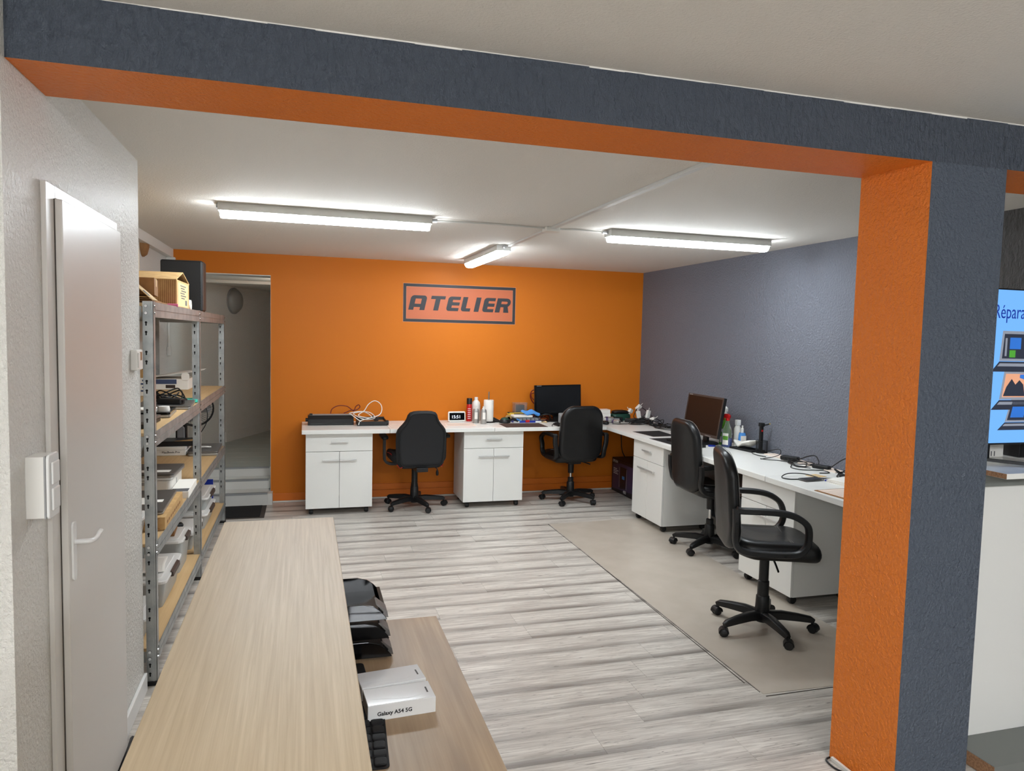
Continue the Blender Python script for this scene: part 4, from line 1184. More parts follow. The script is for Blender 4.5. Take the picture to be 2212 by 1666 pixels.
for i in range(4): q.box(-.04, .03 - .01 * (i % 2), .028 - i * .018, .030 - i * .018, .003, .0033)
q.build('handwriting', 'print_grey', t)
t = thing('paper_stack', 'stack of loose white papers next to the orange pillar', 'papers', (3.385, 3.73, Z), math.radians(8))
for i in range(7):
    MB().box(-.10, .10, -.15, .15, i * .003, i * .003 + .0026).build('sheet', 'paper', t, rotz=(RND.random() - .5) * .14, loc=((RND.random() - .5) * .02, (RND.random() - .5) * .02, 0))
tag(MB().cyl((0, 0, .006), (.05, .02, .006), .006, seg=10).build('pen_cap', 'blue', None, True, loc=(3.27, 3.88, Z)), 'blue pen end beside the stack of papers', 'pen')
t = thing('clipboard', 'brown clipboard with ruled sheet at the desk edge by the pillar', 'clipboard', (3.115, 3.49, Z), math.radians(3))
MB().box(-.115, .115, -.16, .16, 0, .004).build('board', 'cardboard_dark', t, False, .001)
MB().box(-.10, .11, -.155, .145, .004, .0055).build('sheet', 'paper_warm', t)
q = MB()
for i in range(9): q.box(-.095, .105, -.14 + i * .03, -.138 + i * .03, .0055, .0058)
q.build('ruled_lines', 'cardboard_dark', t)

# boxed printer under the corner
t = thing('printer_carton', 'dark purple printer carton under the corner desk marked EPSON', 'box', (3.33, 7.04, 0))
MB().box(0, .30, -.33, .33, 0, .37).build('carton', 'box_black', t, False, .003)
MB().prism([(-.315, .065), (.31, .03), (.30, .30), (.10, .335), (-.315, .335)], -.0012, -.0002, 'x').build('purple_print', 'purple_print', t)
MB().prism([(-.03, .075), (.10, .055), (.105, .30), (-.045, .30)], -.0022, -.0012, 'x').build('printer_picture', 'box_black', t)
MB().box(-.0032, -.0022, -.005, .055, .17, .205).build('picture_screen', 'blue_cloth', t)
MB().box(-.0032, -.0022, .12, .128, .07, .29).build('picture_edge', 'silver_laptop', t)
MB().box(-.0032, -.0022, -.062, -.054, .07, .29).build('picture_edge', 'silver_laptop', t)
text('EPSON', .042, 'text_white', frame((-.0030, .30, .325), (0, -1, 0), (0, 0, 1)), t, 'lettering')
text('400', .05, 'text_white', frame((-.0030, .02, .022), (0, -1, 0), (0, 0, 1)), t, 'lettering')
q = MB()
for i, w in enumerate((.09, .13, .10, .12)): q.box(-.0032, -.0022, .28 - w, .28, .255 - i * .018, .262 - i * .018)
q.build('small_print', 'text_white', t)

# ================================================================ SHELVING RACK
XF, XK = -0.67, -1.228
PY = (3.645, 5.155, 6.665)
SHELF = (1.815, 1.21, 0.685, 0.18)
rack = thing('shelving_rack', 'long galvanised steel shelving rack with chipboard shelves in the left recess', 'shelving', (-0.95, 5.16, 0))
OX, OY = 0.95, -5.16
hole = MB()
hole.lathe((0, 0, 0), [(.0055, 0), (.0055, .0006)], 10, 'y')
hole.box(-.0032, .0032, 0, .0006, -.014, -.002)
hole_me = hole.mesh('keyhole', 'hole_dark')
for px, sx in ((XF, -1), (XK, 1)):
    for py in PY:
        q = MB()
        x1 = px + sx * .046
        q.box(min(px, x1), max(px, x1), py, py + .002, 0, 1.822)
        xb0, xb1 = px, px + sx * .002
        q.box(min(xb0, xb1), max(xb0, xb1), py, py + .042, 0, 1.822)
        q.box(min(px + sx * .011, px + sx * .017), max(px + sx * .011, px + sx * .017), py - .003, py, 0.0, 1.822)     # stiffening rib
        po = q.build('post', 'steel_galv', rack, loc=(OX, OY, 0))
        MB().box(min(px, x1) - .003, max(px, x1) + .003, py - .004, py + .044, 0, .022).build('foot', 'black_plastic', po)
        if sx < 0:
            z = .06
            hs = MB()
            while z < 1.79:
                if min(abs(z - s) for s in SHELF) > .03:
                    for k2 in (0, .044):
                        cx = px + sx * .031
                        hs.lathe((cx, py - .0008, z + k2), [(.0055, 0), (.0055, .0006)], 8, 'y')
                        hs.box(cx - .003, cx + .003, py - .0008, py - .0002, z + k2 - .015, z + k2 - .002)
                z += .135
            tag(hs.build('keyholes', 'hole_dark', po), kind='stuff')
            bs = MB()
            for s in SHELF:
                for dz in (-.015, -.048):
                    bs.lathe((px + sx * .031, py - .001, s + dz), [(.0065, -.005), (.008, -.002), (.008, 0)], 10, 'y')
                    bs.lathe((px, py + .02, s + dz), [(.006, 0), (.006, .003), (.003, .005)], 8, 'x')
            tag(bs.build('bolts', 'chrome', po, True), kind='stuff')
for bay in (0, 1):
    y0, y1 = PY[bay] + .042, PY[bay + 1]
    for s in SHELF:
        MB().box(XK + .006, XF - .006, y0 - .03, y1 + .03, s - .016, s - .001).build('shelf_board', 'chip_shelf', rack, loc=(OX, OY, 0))
        for xx, d in ((XF, -1), (XK, 1)):
            q = MB()
            for za, zb in ((-.066, -.036), (-.031, .004)):
                q.box(min(xx, xx + d * .004), max(xx, xx + d * .004), y0 - .012, y1 + .012, s + za, s + zb)
            q.box(min(xx + d * .003, xx + d * .012), max(xx + d * .003, xx + d * .012), y0 - .012, y1 + .012, s - .066, s - .0165)
            q.build('shelf_beam', 'steel_galv', rack, loc=(OX, OY, 0))
for py in PY:
    for s in SHELF:
        MB().box(XK + .05, XF - .05, py + .0025, py + .005, s - .066, s - .017).build('cross_beam', 'steel_galv', rack, loc=(OX, OY, 0))

# ---------------------------------------------------------------- helpers for what lies on it
def laptop(label, loc, rotz, w, d, h=.022, top='silver_laptop', side='grey_laptop', stickers=()):
    """closed laptop; origin at centre of its base"""
    t = thing('laptop', label, 'laptop', loc, rotz, 'closed laptops on the shelving rack')
    MB().prism(rrect(w, d, .016, 4), .002, h * .55).build('base', side, t, False, .002)
    MB().prism(rrect(w, d, .016, 4), h * .60, h).build('lid', top, t, False, .002)
    for (x0, x1, y0, y1) in stickers:
        MB().box(x0, x1, y0, y1, h, h + .0008).build('sticker', 'paper', t)
    MB().box(-w * .3, w * .3, -d / 2 + .01, -d / 2 + .03, 0, .002).build('rubber_foot', 'black_matte', t)
    return t
def carton(label, loc, rotz, w, d, h, m='cardboard', tape=True, name='cardboard_box'):
    t = thing(name, label, 'box', loc, rotz)
    MB().box(-w / 2, w / 2, -d / 2, d / 2, 0, h).build('carton', m, t, False, .002)
    if tape:
        MB().box(-w / 2 - .0006, w / 2 + .0006, -.022, .022, h * .55, h + .0006).build('tape', 'kraft_light', t)
    MB().box(-w / 2, w / 2, -.0015, .0015, h, h + .0008).build('flap_seam', 'cardboard_dark', t)
    return t

# ---------------------------------------------------------------- top shelf
S1 = SHELF[0]
t = thing('corrugated_box', 'open corrugated box with its flaps folded into a roof, on the top shelf', 'box', (-0.80, 4.58, S1))
w, d, h = .235, .44, .155
q = MB().box(-w / 2, w / 2, -d / 2, -d / 2 + .004, 0, h).box(-w / 2, w / 2, d / 2 - .004, d / 2, 0, h).box(-w / 2, -w / 2 + .004, -d / 2 + .004, d / 2 - .004, 0, h).box(w / 2 - .004, w / 2, -d / 2 + .004, d / 2 - .004, 0, h).box(-w / 2 + .004, w / 2 - .004, -d / 2 + .004, d / 2 - .004, 0, .004)
q.build('walls', 'cardboard', t)
MB().prism([(-d / 2 - .012, h - .004), (.0, h + .050), (.0, h + .055), (-d / 2 - .012, h + .001)], -w / 2, w / 2, 'x').build('flap', 'cardboard', t)
MB().prism([(d / 2 + .012, h - .004), (d / 2 + .012, h + .001), (.0, h + .055), (.0, h + .050)], -w / 2, w / 2, 'x').build('flap', 'cardboard', t)
q = MB()
for i in range(22):
    q.box(-w / 2 + .006 + i * .0103, -w / 2 + .009 + i * .0103, -d / 2 - .0010, -d / 2, .004, h - .004)
tag(q.build('corrugation', 'cardboard_dark', t), kind='stuff')
MB().box(w / 2, w / 2 + .0008, -d / 2 + .04, d / 2 - .05, .01, h - .012).build('face_label', 'kraft_light', t)
q = MB()
for i in range(6): q.box(w / 2 + .0008, w / 2 + .0014, -.10 + (i % 3) * .015, .10 - (i % 2) * .05, h - .03 - i * .014, h - .024 - i * .014)
q.box(w / 2 + .0008, w / 2 + .0014, .07, .13, .02, .05)
q.build('print', 'print_grey', t)
t = thing('computer_case', 'flat black computer case standing on the top shelf', 'computer', (-0.795, 5.36, S1 + .0), math.radians(-2))
MB().box(-.135, .13, -.06, .06, 0, .345).build('case', 'black_plastic', t, False, .012)
MB().box(.118, .134, -.055, .055, .01, .335).build('front_strip', 'brown_trim', t, False, .004)
q = MB()
for i in range(9): q.box(.112, .1185, -.0612, -.060, .03 + i * .02, .042 + i * .02)
q.build('vents', 'black_matte', t)
carton('brown cardboard box lying on folded sheets at the near end of the top shelf', (-0.795, 3.99, S1 + .045), math.radians(6), .15, .22, .085, 'cardboard_dark')
t = thing('folded_cardboard', 'pile of folded cardboard sheets under the brown box on the top shelf', 'cardboard', (-0.83, 3.98, S1))
for i in range(3):
    MB().box(-.14, .13 - .02 * i, -.22, .20, .006 + i * .012, .011 + i * .012).build('sheet', 'cardboard_dark' if i < 2 else 'cardboard', t, rot=(0, .03 * (i - 1), .05 * i))
MB().box(-.14, .12, -.2, .2, 0, .004).build('sheet', 'cardboard_dark', t)
t = thing('bent_cardboard', 'bent pale cardboard flap leaning at the near end of the top shelf', 'cardboard', (-0.745, 3.80, S1 + .012))
MB().sweep(spline([(-.075, 0, .125), (-.045, 0, .095), (.0, 0, .055), (.055, 0, .004)], 5), [(-.06, -.002), (.06, -.002), (.06, .002), (-.06, .002)], (0, 1, 0)).build('flap', 'kraft_light', t)
MB().box(-.002, .001, -.02, .02, -.018, .018).build('stamp', 'print_grey', t, rot=(0, -.75, 0), loc=(.024, -.03, .036))
carton('small pale carton perched at the wall end of the top shelf', (-0.80, 3.72, S1 + .15), 0, .10, .09, .105, 'kraft_light', False)
carton('pale carton under the small carton at the wall end of the top shelf', (-0.81, 3.72, S1), 0, .10, .10, .148, 'cardboard', False)
t = thing('tape_dispenser', 'black box with a white roll of tape beside the computer case', 'tape', (-0.735, 5.00, S1))
MB().box(-.03, .02, -.05, .05, 0, .055).build('body', 'black_plastic', t, False, .004)
MB().lathe((0, 0, 0), [(.016, 0), (.032, 0), (.032, .018), (.016, .018), (.016, 0)], 20, 'x').build('tape_roll', 'paper', t, True, loc=(.022, -.025, .034))
MB().box(-.03, .02, -.02, .05, .055, .072).build('blue_label', 'blue_cloth', t)
tag(MB().box(-.025, .03, -.04, .04, 0, .018).build('pink_pad', 'pink', None, False, .004, loc=(-0.70, 4.31, S1), rotz=.2), 'small pink pad at the front edge of the top shelf', 'pad')

# ---------------------------------------------------------------- second shelf
S2 = SHELF[1]
t = thing('shipping_box', 'white shipping box with raised lid at the far end of the second shelf', 'box', (-1.045, 6.42, S2))
MB().box(-.155, .145, -.17, .19, 0, .085).build('carton', 'paper', t, False, .002)
MB().prism([(-.16, .088), (.05, .125), (.235, .150), (.235, .154), (.05, .130), (-.16, .092)], -.18, .20, 'y').build('lid', 'paper', t)
MB().pad(rrect(.06, .06, .02, 4, .125, .105), .003, .001, lambda u, v, w: (u, -.172 - w, v), 0).build('tuck_flap', 'paper', t)
MB().box(-.15, .06, -.1715, -.1705, .045, .082).build('blue_print', 'print_blue', t)
MB().box(-.02, .05, -.1715, -.1705, .012, .038).build('grey_print', 'brown_trim', t)
t = thing('product_carton', 'tall white carton with brown top behind the near rack post', 'box', (-1.13, 5.72, S2))
MB().box(-.06, .08, -.05, .05, 0, .13).build('carton', 'paper', t, False, .002)
MB().box(-.062, .082, -.052, .052, .13, .19).build('top', 'cardboard', t, False, .003)
q = MB()
for i in range(4): q.box(.0 + .01 * (i % 2), .07, -.0512, -.050, .03 + i * .025, .042 + i * .025)
q.build('print', 'print_blue', t)
laptop('grey laptop under the cable pile on the second shelf', (-0.83, 4.90, S2), math.radians(4), .30, .40, .024, 'grey_laptop', 'silver_laptop')
tangle('cable_pile', 'black_plastic', (-0.84, 4.98, S2 + .024), .12, .15, .075, 40, .0045, 'pile of black cables on the second shelf', 61)
t = thing('power_brick', 'black power brick in front of the cable pile on the second shelf', 'adapter', (-0.79, 4.80, S2 + .0245), math.radians(80))
MB().box(-.035, .035, -.07, .07, 0, .034).build('body', 'black_plastic', t, False, .006)
MB().box(-.012, .012, -.078, -.07, .008, .026).build('inlet', 'black_matte', t)
tag(MB().prism(rrect(.20, .13, .012, 4), 0, .020).build('tablet_sleeve', 'teal', None, False, .004, loc=(-0.785, 5.195, S2 + .002), rotz=.03), 'turquoise tablet sleeve beside the middle rack post', 'sleeve')
laptop('black and silver laptop at the shelf edge near the first rack post', (-0.865, 4.42, S2), math.radians(3), .30, .32, .030, 'black_gloss', 'silver_laptop')
tag(MB().box(-.10, .08, -.07, .07, 0, .010).build('white_folder', 'paper', None, False, .002, loc=(-0.88, 4.40, S2 + .0305), rotz=.1), 'white folder on top of the black and silver laptop', 'folder')
tag(MB().lathe((0, 0, 0), [(.03, 0), (.032, .01), (.028, .028), (0, .03)], 18).build('white_puck', 'white_plastic', None, True, loc=(-0.748, 4.33, S2 + .0305)), 'small white round charger on the black and silver laptop', 'charger')
laptop('dark laptop nearest the white wall on the second shelf', (-0.885, 3.98, S2), math.radians(-2), .30, .34, .034, 'grey_laptop', 'black_plastic', ((-.12, .05, -.12, .02),))
t = thing('black_bag', 'black padded bag at the back of the second shelf behind the near post', 'bag', (-1.10, 4.75, S2))
MB().pad(rrect(.20, .26, .06, 5, 0, 0), .20, .05, lambda u, v, w: (u, v, w + .02 * math.sin(v * 12)), .02).build('body', 'fabric_brown', t, True)
MB().tube(spline([(0, -.06, .21), (0, -.04, .27), (0, .04, .27), (0, .06, .21)], 6), .010, 8).build('handle', 'black_matte', t, True)

# ---------------------------------------------------------------- third shelf
S3 = SHELF[2]
t = thing('computer_carton', 'flat white computer carton marked MacBook Pro on the third shelf', 'box', (-1.02, 6.36, S3))
MB().box(-.18, .105, -.16, .12, 0, .066).build('carton', 'paper', t, False, .003)
MB().box(-.181, .106, -.161, .121, .044, .0455).build('lid_joint', 'grey_plastic', t)
text('MacBook Pro', .024, 'text_black', frame((-.07, -.1615, .020), (1, 0, 0), (0, 0, 1)), t, 'lettering')
t = thing('black_router', 'flat black box with an orange corner on the white computer carton', 'device', (-1.00, 6.37, S3 + .0665), .03)
MB().box(-.16, .13, -.12, .10, 0, .040).build('body', 'black_plastic', t, False, .004)
MB().prism([(-.01, -.11), (.12, -.11), (.12, -.02)], .040, .0415).build('orange_patch', 'cardboard', t)
t = thing('desk_fan', 'black desk fan on the third shelf below the second shelf beam', 'fan', (-1.0, 6.585, S3))
MB().lathe((0, 0, 0), [(.07, 0), (.07, .012), (.04, .025)], 24).build('base', 'black_plastic', t, True)
MB().pad(rrect(.062, .13, .025, 4, 0, .135), .05, .012, lambda u, v, w: (u, -.02 - w, v), 0).build('pillar', 'grey_plastic', t, True)
MB().box(-.042, .042, -.055, .02, .02, .205).build('pillar_shell', 'black_plastic', t, False, .01)
fcz, fr_ = .345, .15
q = MB()
for rr_ in (.15, .142):
    q.tube([(.11 + rr_ * math.cos(2 * PI * i / 36), -.06 + (.006 if rr_ < .15 else -.006), fcz + rr_ * math.sin(2 * PI * i / 36)) for i in range(36)], .004, 6, True)
q.build('guard_ring', 'black_plastic', t, True)
q = MB()
for i in range(40):
    a = 2 * PI * i / 40
    q.tube([(.11 + r_ * math.cos(a + r_ * 3), -.06 - .03 * (1 - (r_ / .15) ** 2), fcz + r_ * math.sin(a + r_ * 3)) for r_ in (.03, .07, .11, .148)], .0012, 4)
tag(q.build('guard_wires', 'black_plastic', t), kind='stuff')
MB().lathe((.11, -.06, fcz), [(.036, -.045), (.036, .02), (.05, .03), (.05, .09), (.03, .10)], 18, 'y').build('motor', 'black_plastic', t, True)
for i in range(3):
    a = 2 * PI * i / 3
    MB().pad(rrect(.10, .07, .03, 4, .078, 0), .004, .001, lambda u, v, w: (u, w + v * .3, v), 0).build('blade', 'grey_plastic', t, True, loc=(.11, -.055, fcz), rot=(0, a, 0))
cable('fan_cable', 'black_plastic', [(-0.84, 6.50, 1.10), (-0.79, 6.48, 1.02), (-0.79, 6.46, .92), (-0.83, 6.44, .84), (-0.86, 6.44, .80)], .004, 'black cable hanging beside the desk fan')
laptop('grey closed laptop at the far end of the third shelf', (-0.788, 6.37, S3), math.radians(2), .225, .44, .036, 'grey_laptop', 'silver_laptop')
tag(MB().tube(spline([(-.05, -.02, .006), (.0, .0, .010), (.03, -.01, .012), (.01, -.03, .016), (-.03, -.01, .014), (.05, .01, .008)], 6), .006, 6).build('white_cable', 'white_plastic', None, True, loc=(-0.79, 6.32, S3 + .037)), 'white cable coiled on the grey closed laptop', 'cable')
t = thing('printer', 'white all-in-one printer in the middle of the near bay', 'printer', (-0.93, 4.94, S3))
MB().prism(rrect(.30, .40, .03, 5), 0, .085).build('body', 'white_plastic', t, False, .006)
MB().prism(rrect(.305, .405, .03, 5), .088, .105).build('scanner_lid', 'white_gloss', t, False, .005)
MB().box(-.07, .05, -.2012, -.199, .058, .076).build('hand_grip', 'grey_plastic', t, False, .001)
MB().box(.1495, .1512, -.04, -.02, .04, .07).build('side_button', 'grey_plastic', t)
laptop('grey laptop with a white sticker on top of the printer', (-0.925, 4.90, S3 + .106), math.radians(-2), .33, .36, .026, 'grey_laptop', 'silver_laptop', ((-.06, .13, -.12, -.05),))
t = thing('white_book_box', 'flat white box beside the printer at the shelf edge', 'box', (-0.715, 4.80, S3), math.radians(1))
MB().box(-.06, .045, -.19, .20, 0, .042).build('carton', 'paper', t, False, .002)
MB().box(-.055, .04, -.185, -.10, .042, .0428).build('label', 'print_grey', t)
t = thing('long_carton', 'long brown carton at the front of the near bay, under a laptop', 'box', (-0.758, 4.20, S3), math.radians(1))
MB().box(-.09, .08, -.31, .30, 0, .066).build('carton', 'cardboard', t, False, .002)
q = MB()
for s in (-1, 1):
    q.tube([(-.005, -.3105, .034), (s * .055, -.3105, .062)], .0012, 4)
    q.tube([(-.005, -.3105, .034), (s * .055, -.3105, .008)], .0012, 4)
q.build('end_fold', 'cardboard_dark', t)
q = MB()
for i in range(8): q.box(.0800, .0808, -.25 + i * .06, -.215 + i * .06, .02, .034)
q.build('print', 'cardboard_dark', t)
laptop('grey laptop with white papers on the long brown carton', (-0.80, 4.20, S3 + .0665), math.radians(2), .20, .52, .022, 'grey_laptop', 'silver_laptop', ((-.09, .0, -.10, .06), (.03, .07, -.06, .0)))

def storage_bin(label, loc, w, d, h, rotz=0.0, clip=True, stuff_m='grey_plastic'):
    """clear plastic tub with white lid and brown clips; w along x, d along y"""
    t = thing('storage_bin', label, 'storage bin', loc, rotz, 'clear plastic storage bins on the rack')
    ob, ot = rrect(w * .86, d * .88, .03, 4), rrect(w * .96, d * .97, .035, 4)
    n = len(ob)
    q = MB()
    for (o_, z) in ((ob, 0.0), (ot, h), ([(x * .97, y * .97) for x, y in ot], h), ([(x * .97, y * .97) for x, y in ob], .003)):
        q.v += [(x, y, z) for x, y in o_]
    for i in range(3):
        for j in range(n): q.face([i * n + j, i * n + (j + 1) % n, (i + 1) * n + (j + 1) % n, (i + 1) * n + j])
    q.face(list(range(n - 1, -1, -1))); q.face([3 * n + j for j in range(n)])
    q.build('tub', 'bin_plastic', t, True)
    lid = MB().prism(rrect(w, d, .04, 5), h - .012, h + .004)
    lid.prism(rrect(w * .82, d * .84, .03, 5), h + .004, h + .010)
    lid.build('lid', 'bin_lid', t, False, .003)
    if clip:
        for s in (-1, 1):
            MB().prism([(s * w / 2 - .004, h - .022), (s * w / 2 + .012, h - .020), (s * w / 2 + .010, h + .004), (s * w / 2 - .006, h + .012)] if s > 0 else
                       [(s * w / 2 - .012, h - .020), (s * w / 2 + .004, h - .022), (s * w / 2 + .006, h + .012), (s * w / 2 - .010, h + .004)], -d * .2, d * .2, 'y').build('clip', 'bin_handle', t, False, .002)
    MB().box(-w * .34, w * .34, -d * .36, d * .36, .004, h * .55).build('contents', stuff_m, t, False, .01)
    return t
storage_bin('clear storage bin nearest the white wall on the third shelf', (-0.94, 3.785, S3), .40, .19, .105, 0, False, 'black_matte')
tangle('cable_pile', 'black_plastic', (-0.84, 3.785, S3 + .117), .06, .06, .06, 20, .006, 'thick black cable heap on the bin nearest the white wall', 77)

# ---------------------------------------------------------------- bottom shelf
S4 = SHELF[3]
storage_bin('clear storage bin nearest the white wall on the bottom shelf', (-0.93, 3.88, S4), .40, .36, .115)
storage_bin('large clear storage bin with brown clips and papers on its lid, bottom shelf', (-0.91, 4.42, S4), .39, .54, .150)
tag(MB().pad([(-.12, -.16), (.10, -.17), (.15, -.12), (.13, .02), (.12, .17), (-.11, .16)], .004, .002, lambda u, v, w: (u, v, w + .012 * max(0, (-v - .08) / .08) ** 2), 0).build('loose_paper', 'paper', None, True, loc=(-0.90, 4.42, S4 + .161)), 'loose white paper on the lid of the large storage bin', 'paper')
storage_bin('tall clear storage bin beside the middle rack post on the bottom shelf', (-0.905, 4.92, S4), .37, .36, .205)
carton('brown cardboard box on the tall storage bin of the bottom shelf', (-0.90, 4.93, S4 + .216), math.radians(4), .22, .20, .09, 'cardboard_dark')
storage_bin('clear storage bin with a black mouse on its lid, far bay of the bottom shelf', (-0.915, 5.46, S4), .39, .44, .115, 0, True, 'black_matte')
tag(MB().pad(rrect(.06, .10, .026, 5), .034, .014, lambda u, v, w: (u, v, w), .004).build('computer_mouse', 'black_plastic', None, True, loc=(-0.86, 5.38, S4 + .126), rotz=-.8), 'black computer mouse on the lid of a storage bin', 'mouse')
storage_bin('lower of the two stacked storage bins at the far end of the rack', (-0.905, 6.05, S4), .40, .56, .115)
storage_bin('upper of the two stacked storage bins at the far end of the rack', (-0.905, 6.12, S4 + .126), .39, .52, .095)
tag(MB().box(-.11, .11, -.006, .006, 0, .24).build('blue_folder', 'blue', None, False, .002, loc=(-0.86, 6.53, S4)), 'blue folder standing behind the stacked bins at the far end of the rack', 'folder')

# ================================================================ WALL FITTINGS
t = thing('light_switch', 'white double rocker light switch box on the wall left of the door', 'switch', (-0.702, 2.172, 1.19))
MB().box(0, .046, -.042, .042, 0, .165).build('back_box', 'white_plastic', t, False, .003)
MB().box(.044, .048, -.043, .043, .0, .165).build('blue_gasket', 'grey_plastic', t)
fp = MB().prism(rrect(.084, .172, .012, 4, 0, .0825), .048, .056, 'x').build('face_plate', 'white_gloss', t, False, .003)
for z0 in (.018, .088):
    MB().box(.056, .062, -.028, .028, z0, z0 + .060).build('rocker', 'white_gloss', t, False, .003)
t = thing('thermostat', 'small white thermostat with brown display on the textured wall edge', 'thermostat', (-0.7172, 3.45, 1.515))
MB().box(0, .028, -.055, .055, 0, .088).build('case', 'white_plastic', t, False, .005)
MB().box(.028, .0288, -.002, .040, .042, .078).build('display', 'cardboard_dark', t)
MB().box(.028, .033, -.045, -.015, .012, .076).build('side_ridge', 'white_plastic', t, False, .002)
cable('floor_cable', 'black_plastic', [(-0.676, 3.16, .012), (-0.670, 3.02, .010), (-0.668, 2.7, .010), (-0.664, 2.3, .010), (-0.66, 1.9, .010)], .010, 'black cable on the floor along the foot of the white door')
cable('floor_cable', 'white_plastic', [(-0.655, 3.58, .010), (-0.650, 3.3, .010), (-0.642, 3.0, .010), (-0.638, 2.5, .010), (-0.634, 1.9, .010)], .009, 'white cable on the floor along the skirting of the white wall')
t = thing('cable_cover', 'white cable strip with black lead on the floor at the foot of the pillar', 'cable cover', (2.075, 2.22, 0))
MB().box(-.006, .006, -.14, .12, 0, .016).build('strip', 'white_plastic', t, False, .002)
MB().tube(spline([(-.002, .13, .006), (-.03, .115, .006), (-.034, .06, .006), (-.014, .0, .006), (-.012, -.14, .006)], 5), .004, 6).build('lead', 'black_plastic', t, True)

# ================================================================ RECEPTION COUNTER
ct = thing('reception_counter', 'pale oak reception counter with raised shelf in the foreground', 'counter', (0.095, 1.36, 0))
MB().box(-.335, -.004, -1.00, 1.005, 1.062, 1.10).build('counter_top', 'counter_wood', ct, False, .002)
MB().box(-.30, -.27, -.98, .985, 0, 1.062).build('front_panel', 'counter_wood', ct, False, .001)
MB().box(-.27, .335, -.98, .982, .722, .75).build('desk_top', 'desk_wood', ct, False, .002)
MB().box(-.27, .30, .94, .965, 0, .722).build('end_panel', 'desk_wood', ct, False, .001)
MB().box(-.27, .30, -.965, -.94, 0, .722).build('end_panel', 'desk_wood', ct, False, .001)
for yy in (-.95, 0.0, .955):
    MB().box(-.268, -.06, yy - .012, yy + .012, .75, 1.062).build('bracket', 'counter_wood', ct)

ZD = .75
def letter_tray(label, z, dx, dy):
    t = thing('letter_tray', label, 'letter tray', (0.09 + dx, 2.17 + dy, ZD + z), 0, 'black stacked letter trays')
    L0, L1, W_ = -.20, .134, .118
    q = MB().box(L0, L1 + .02, -W_, W_, .004, .008)
    q.box(L0, L0 + .004, -W_, W_, .008, .053)
    q.build('tray_floor', 'black_gloss', t, False, .001)
    side = [(L0, .004), (L1 + .024, .004), (L1 + .018, .014), (L1 + .004, .030), (L1 - .015, .044), (L1 - .045, .052), (L0, .053)]
    for s in (-1, 1):
        MB().prism(side, s * W_ - .002, s * W_ + .002, 'y').build('side_wall', 'black_gloss', t, False, .001)
    MB().prism([(L1 + .006, .008), (L1 + .028, .008), (L1 + .024, .026), (L1 - .004, .050), (L1 - .008, .048), (L1 + .014, .024)], -W_ + .004, -W_ + .060, 'y').build('front_lip', 'grey_laptop', t)
    MB().prism([(L1 + .006, .008), (L1 + .028, .008), (L1 + .024, .020), (L1 + .014, .020)], -W_ + .06, W_ - .004, 'y').build('front_edge', 'black_gloss', t)
    for s in (-1, 1):
        MB().box(L0 + .02, L0 + .05, s * (W_ - .012) - .006, s * (W_ - .012) + .006, -.004, .004).build('foot', 'black_plastic', t)
letter_tray('lowest of the three black letter trays on the counter desk', .004, 0, 0)
letter_tray('middle of the three black letter trays on the counter desk', .058, -.008, .004)
letter_tray('topmost of the three black letter trays on the counter desk', .112, -.014, .010)

def phone_box(label, loc, rotz, word):
    t = thing('phone_box', label, 'box', loc, rotz, 'white smartphone boxes on the counter desk')
    MB().box(-.085, .085, -.043, .043, 0, .040).build('carton', 'white_gloss', t, False, .0012)
    MB().box(-.084, .084, -.042, .042, .0402, .0410).build('shrink_wrap', 'clear_wrap', t)
    MB().prism([(-.075, -.012), (.02, -.030), (.052, -.022), (.030, .022), (.0, .030), (-.065, .026)], .0411, .0413).build('phone_picture', 'clear_wrap', t)
    MB().box(.068, .072, -.016, .012, .0411, .0414).build('small_print', 'print_grey', t)
    if word:
        text('Galaxy A54 5G', .0140, 'text_black', frame((-.062, -.0436, .013), (1, 0, 0), (0, 0, 1)), t, 'lettering', .0002, 1.0, 0.0, .00035)
    return t
phone_box('white phone box marked Galaxy A54 5G, nearer of the two on the counter desk', (0.232, 1.765, ZD), math.radians(4), True)
phone_box('white phone box behind the one marked Galaxy A54 5G', (0.222, 1.862, ZD), math.radians(7), True)

wm = thing('woven_mat', 'black woven leather mat lying along the counter desk', 'mat', (0.125, 1.725, ZD), math.radians(-3))
MB().prism(rrect(.135, .41, .012, 4), 0, .003).build('backing', 'black_matte', wm)
pl = MB().pad(rrect(.030, .028, .006, 3), .0035, .004, lambda u, v, w: (u, v, w + .0015 * (1 - (v / .014) ** 2)), .0).mesh('weave_strip', 'mesh_black')
for i in range(4):
    for j in range(12):
        o = place('weave_strip', pl, wm, True, 0, (-.048 + i * .032, -.182 + j * .033, .0028), PI / 2 if (i + j) % 2 else 0)
tag(MB().prism(rrect(.10, .07, .012, 4), 0, .012).build('black_wallet', 'black_matte', None, False, .004, loc=(0.115, 1.985, ZD), rotz=.05), 'small flat black case between the letter trays and the phone boxes', 'case')

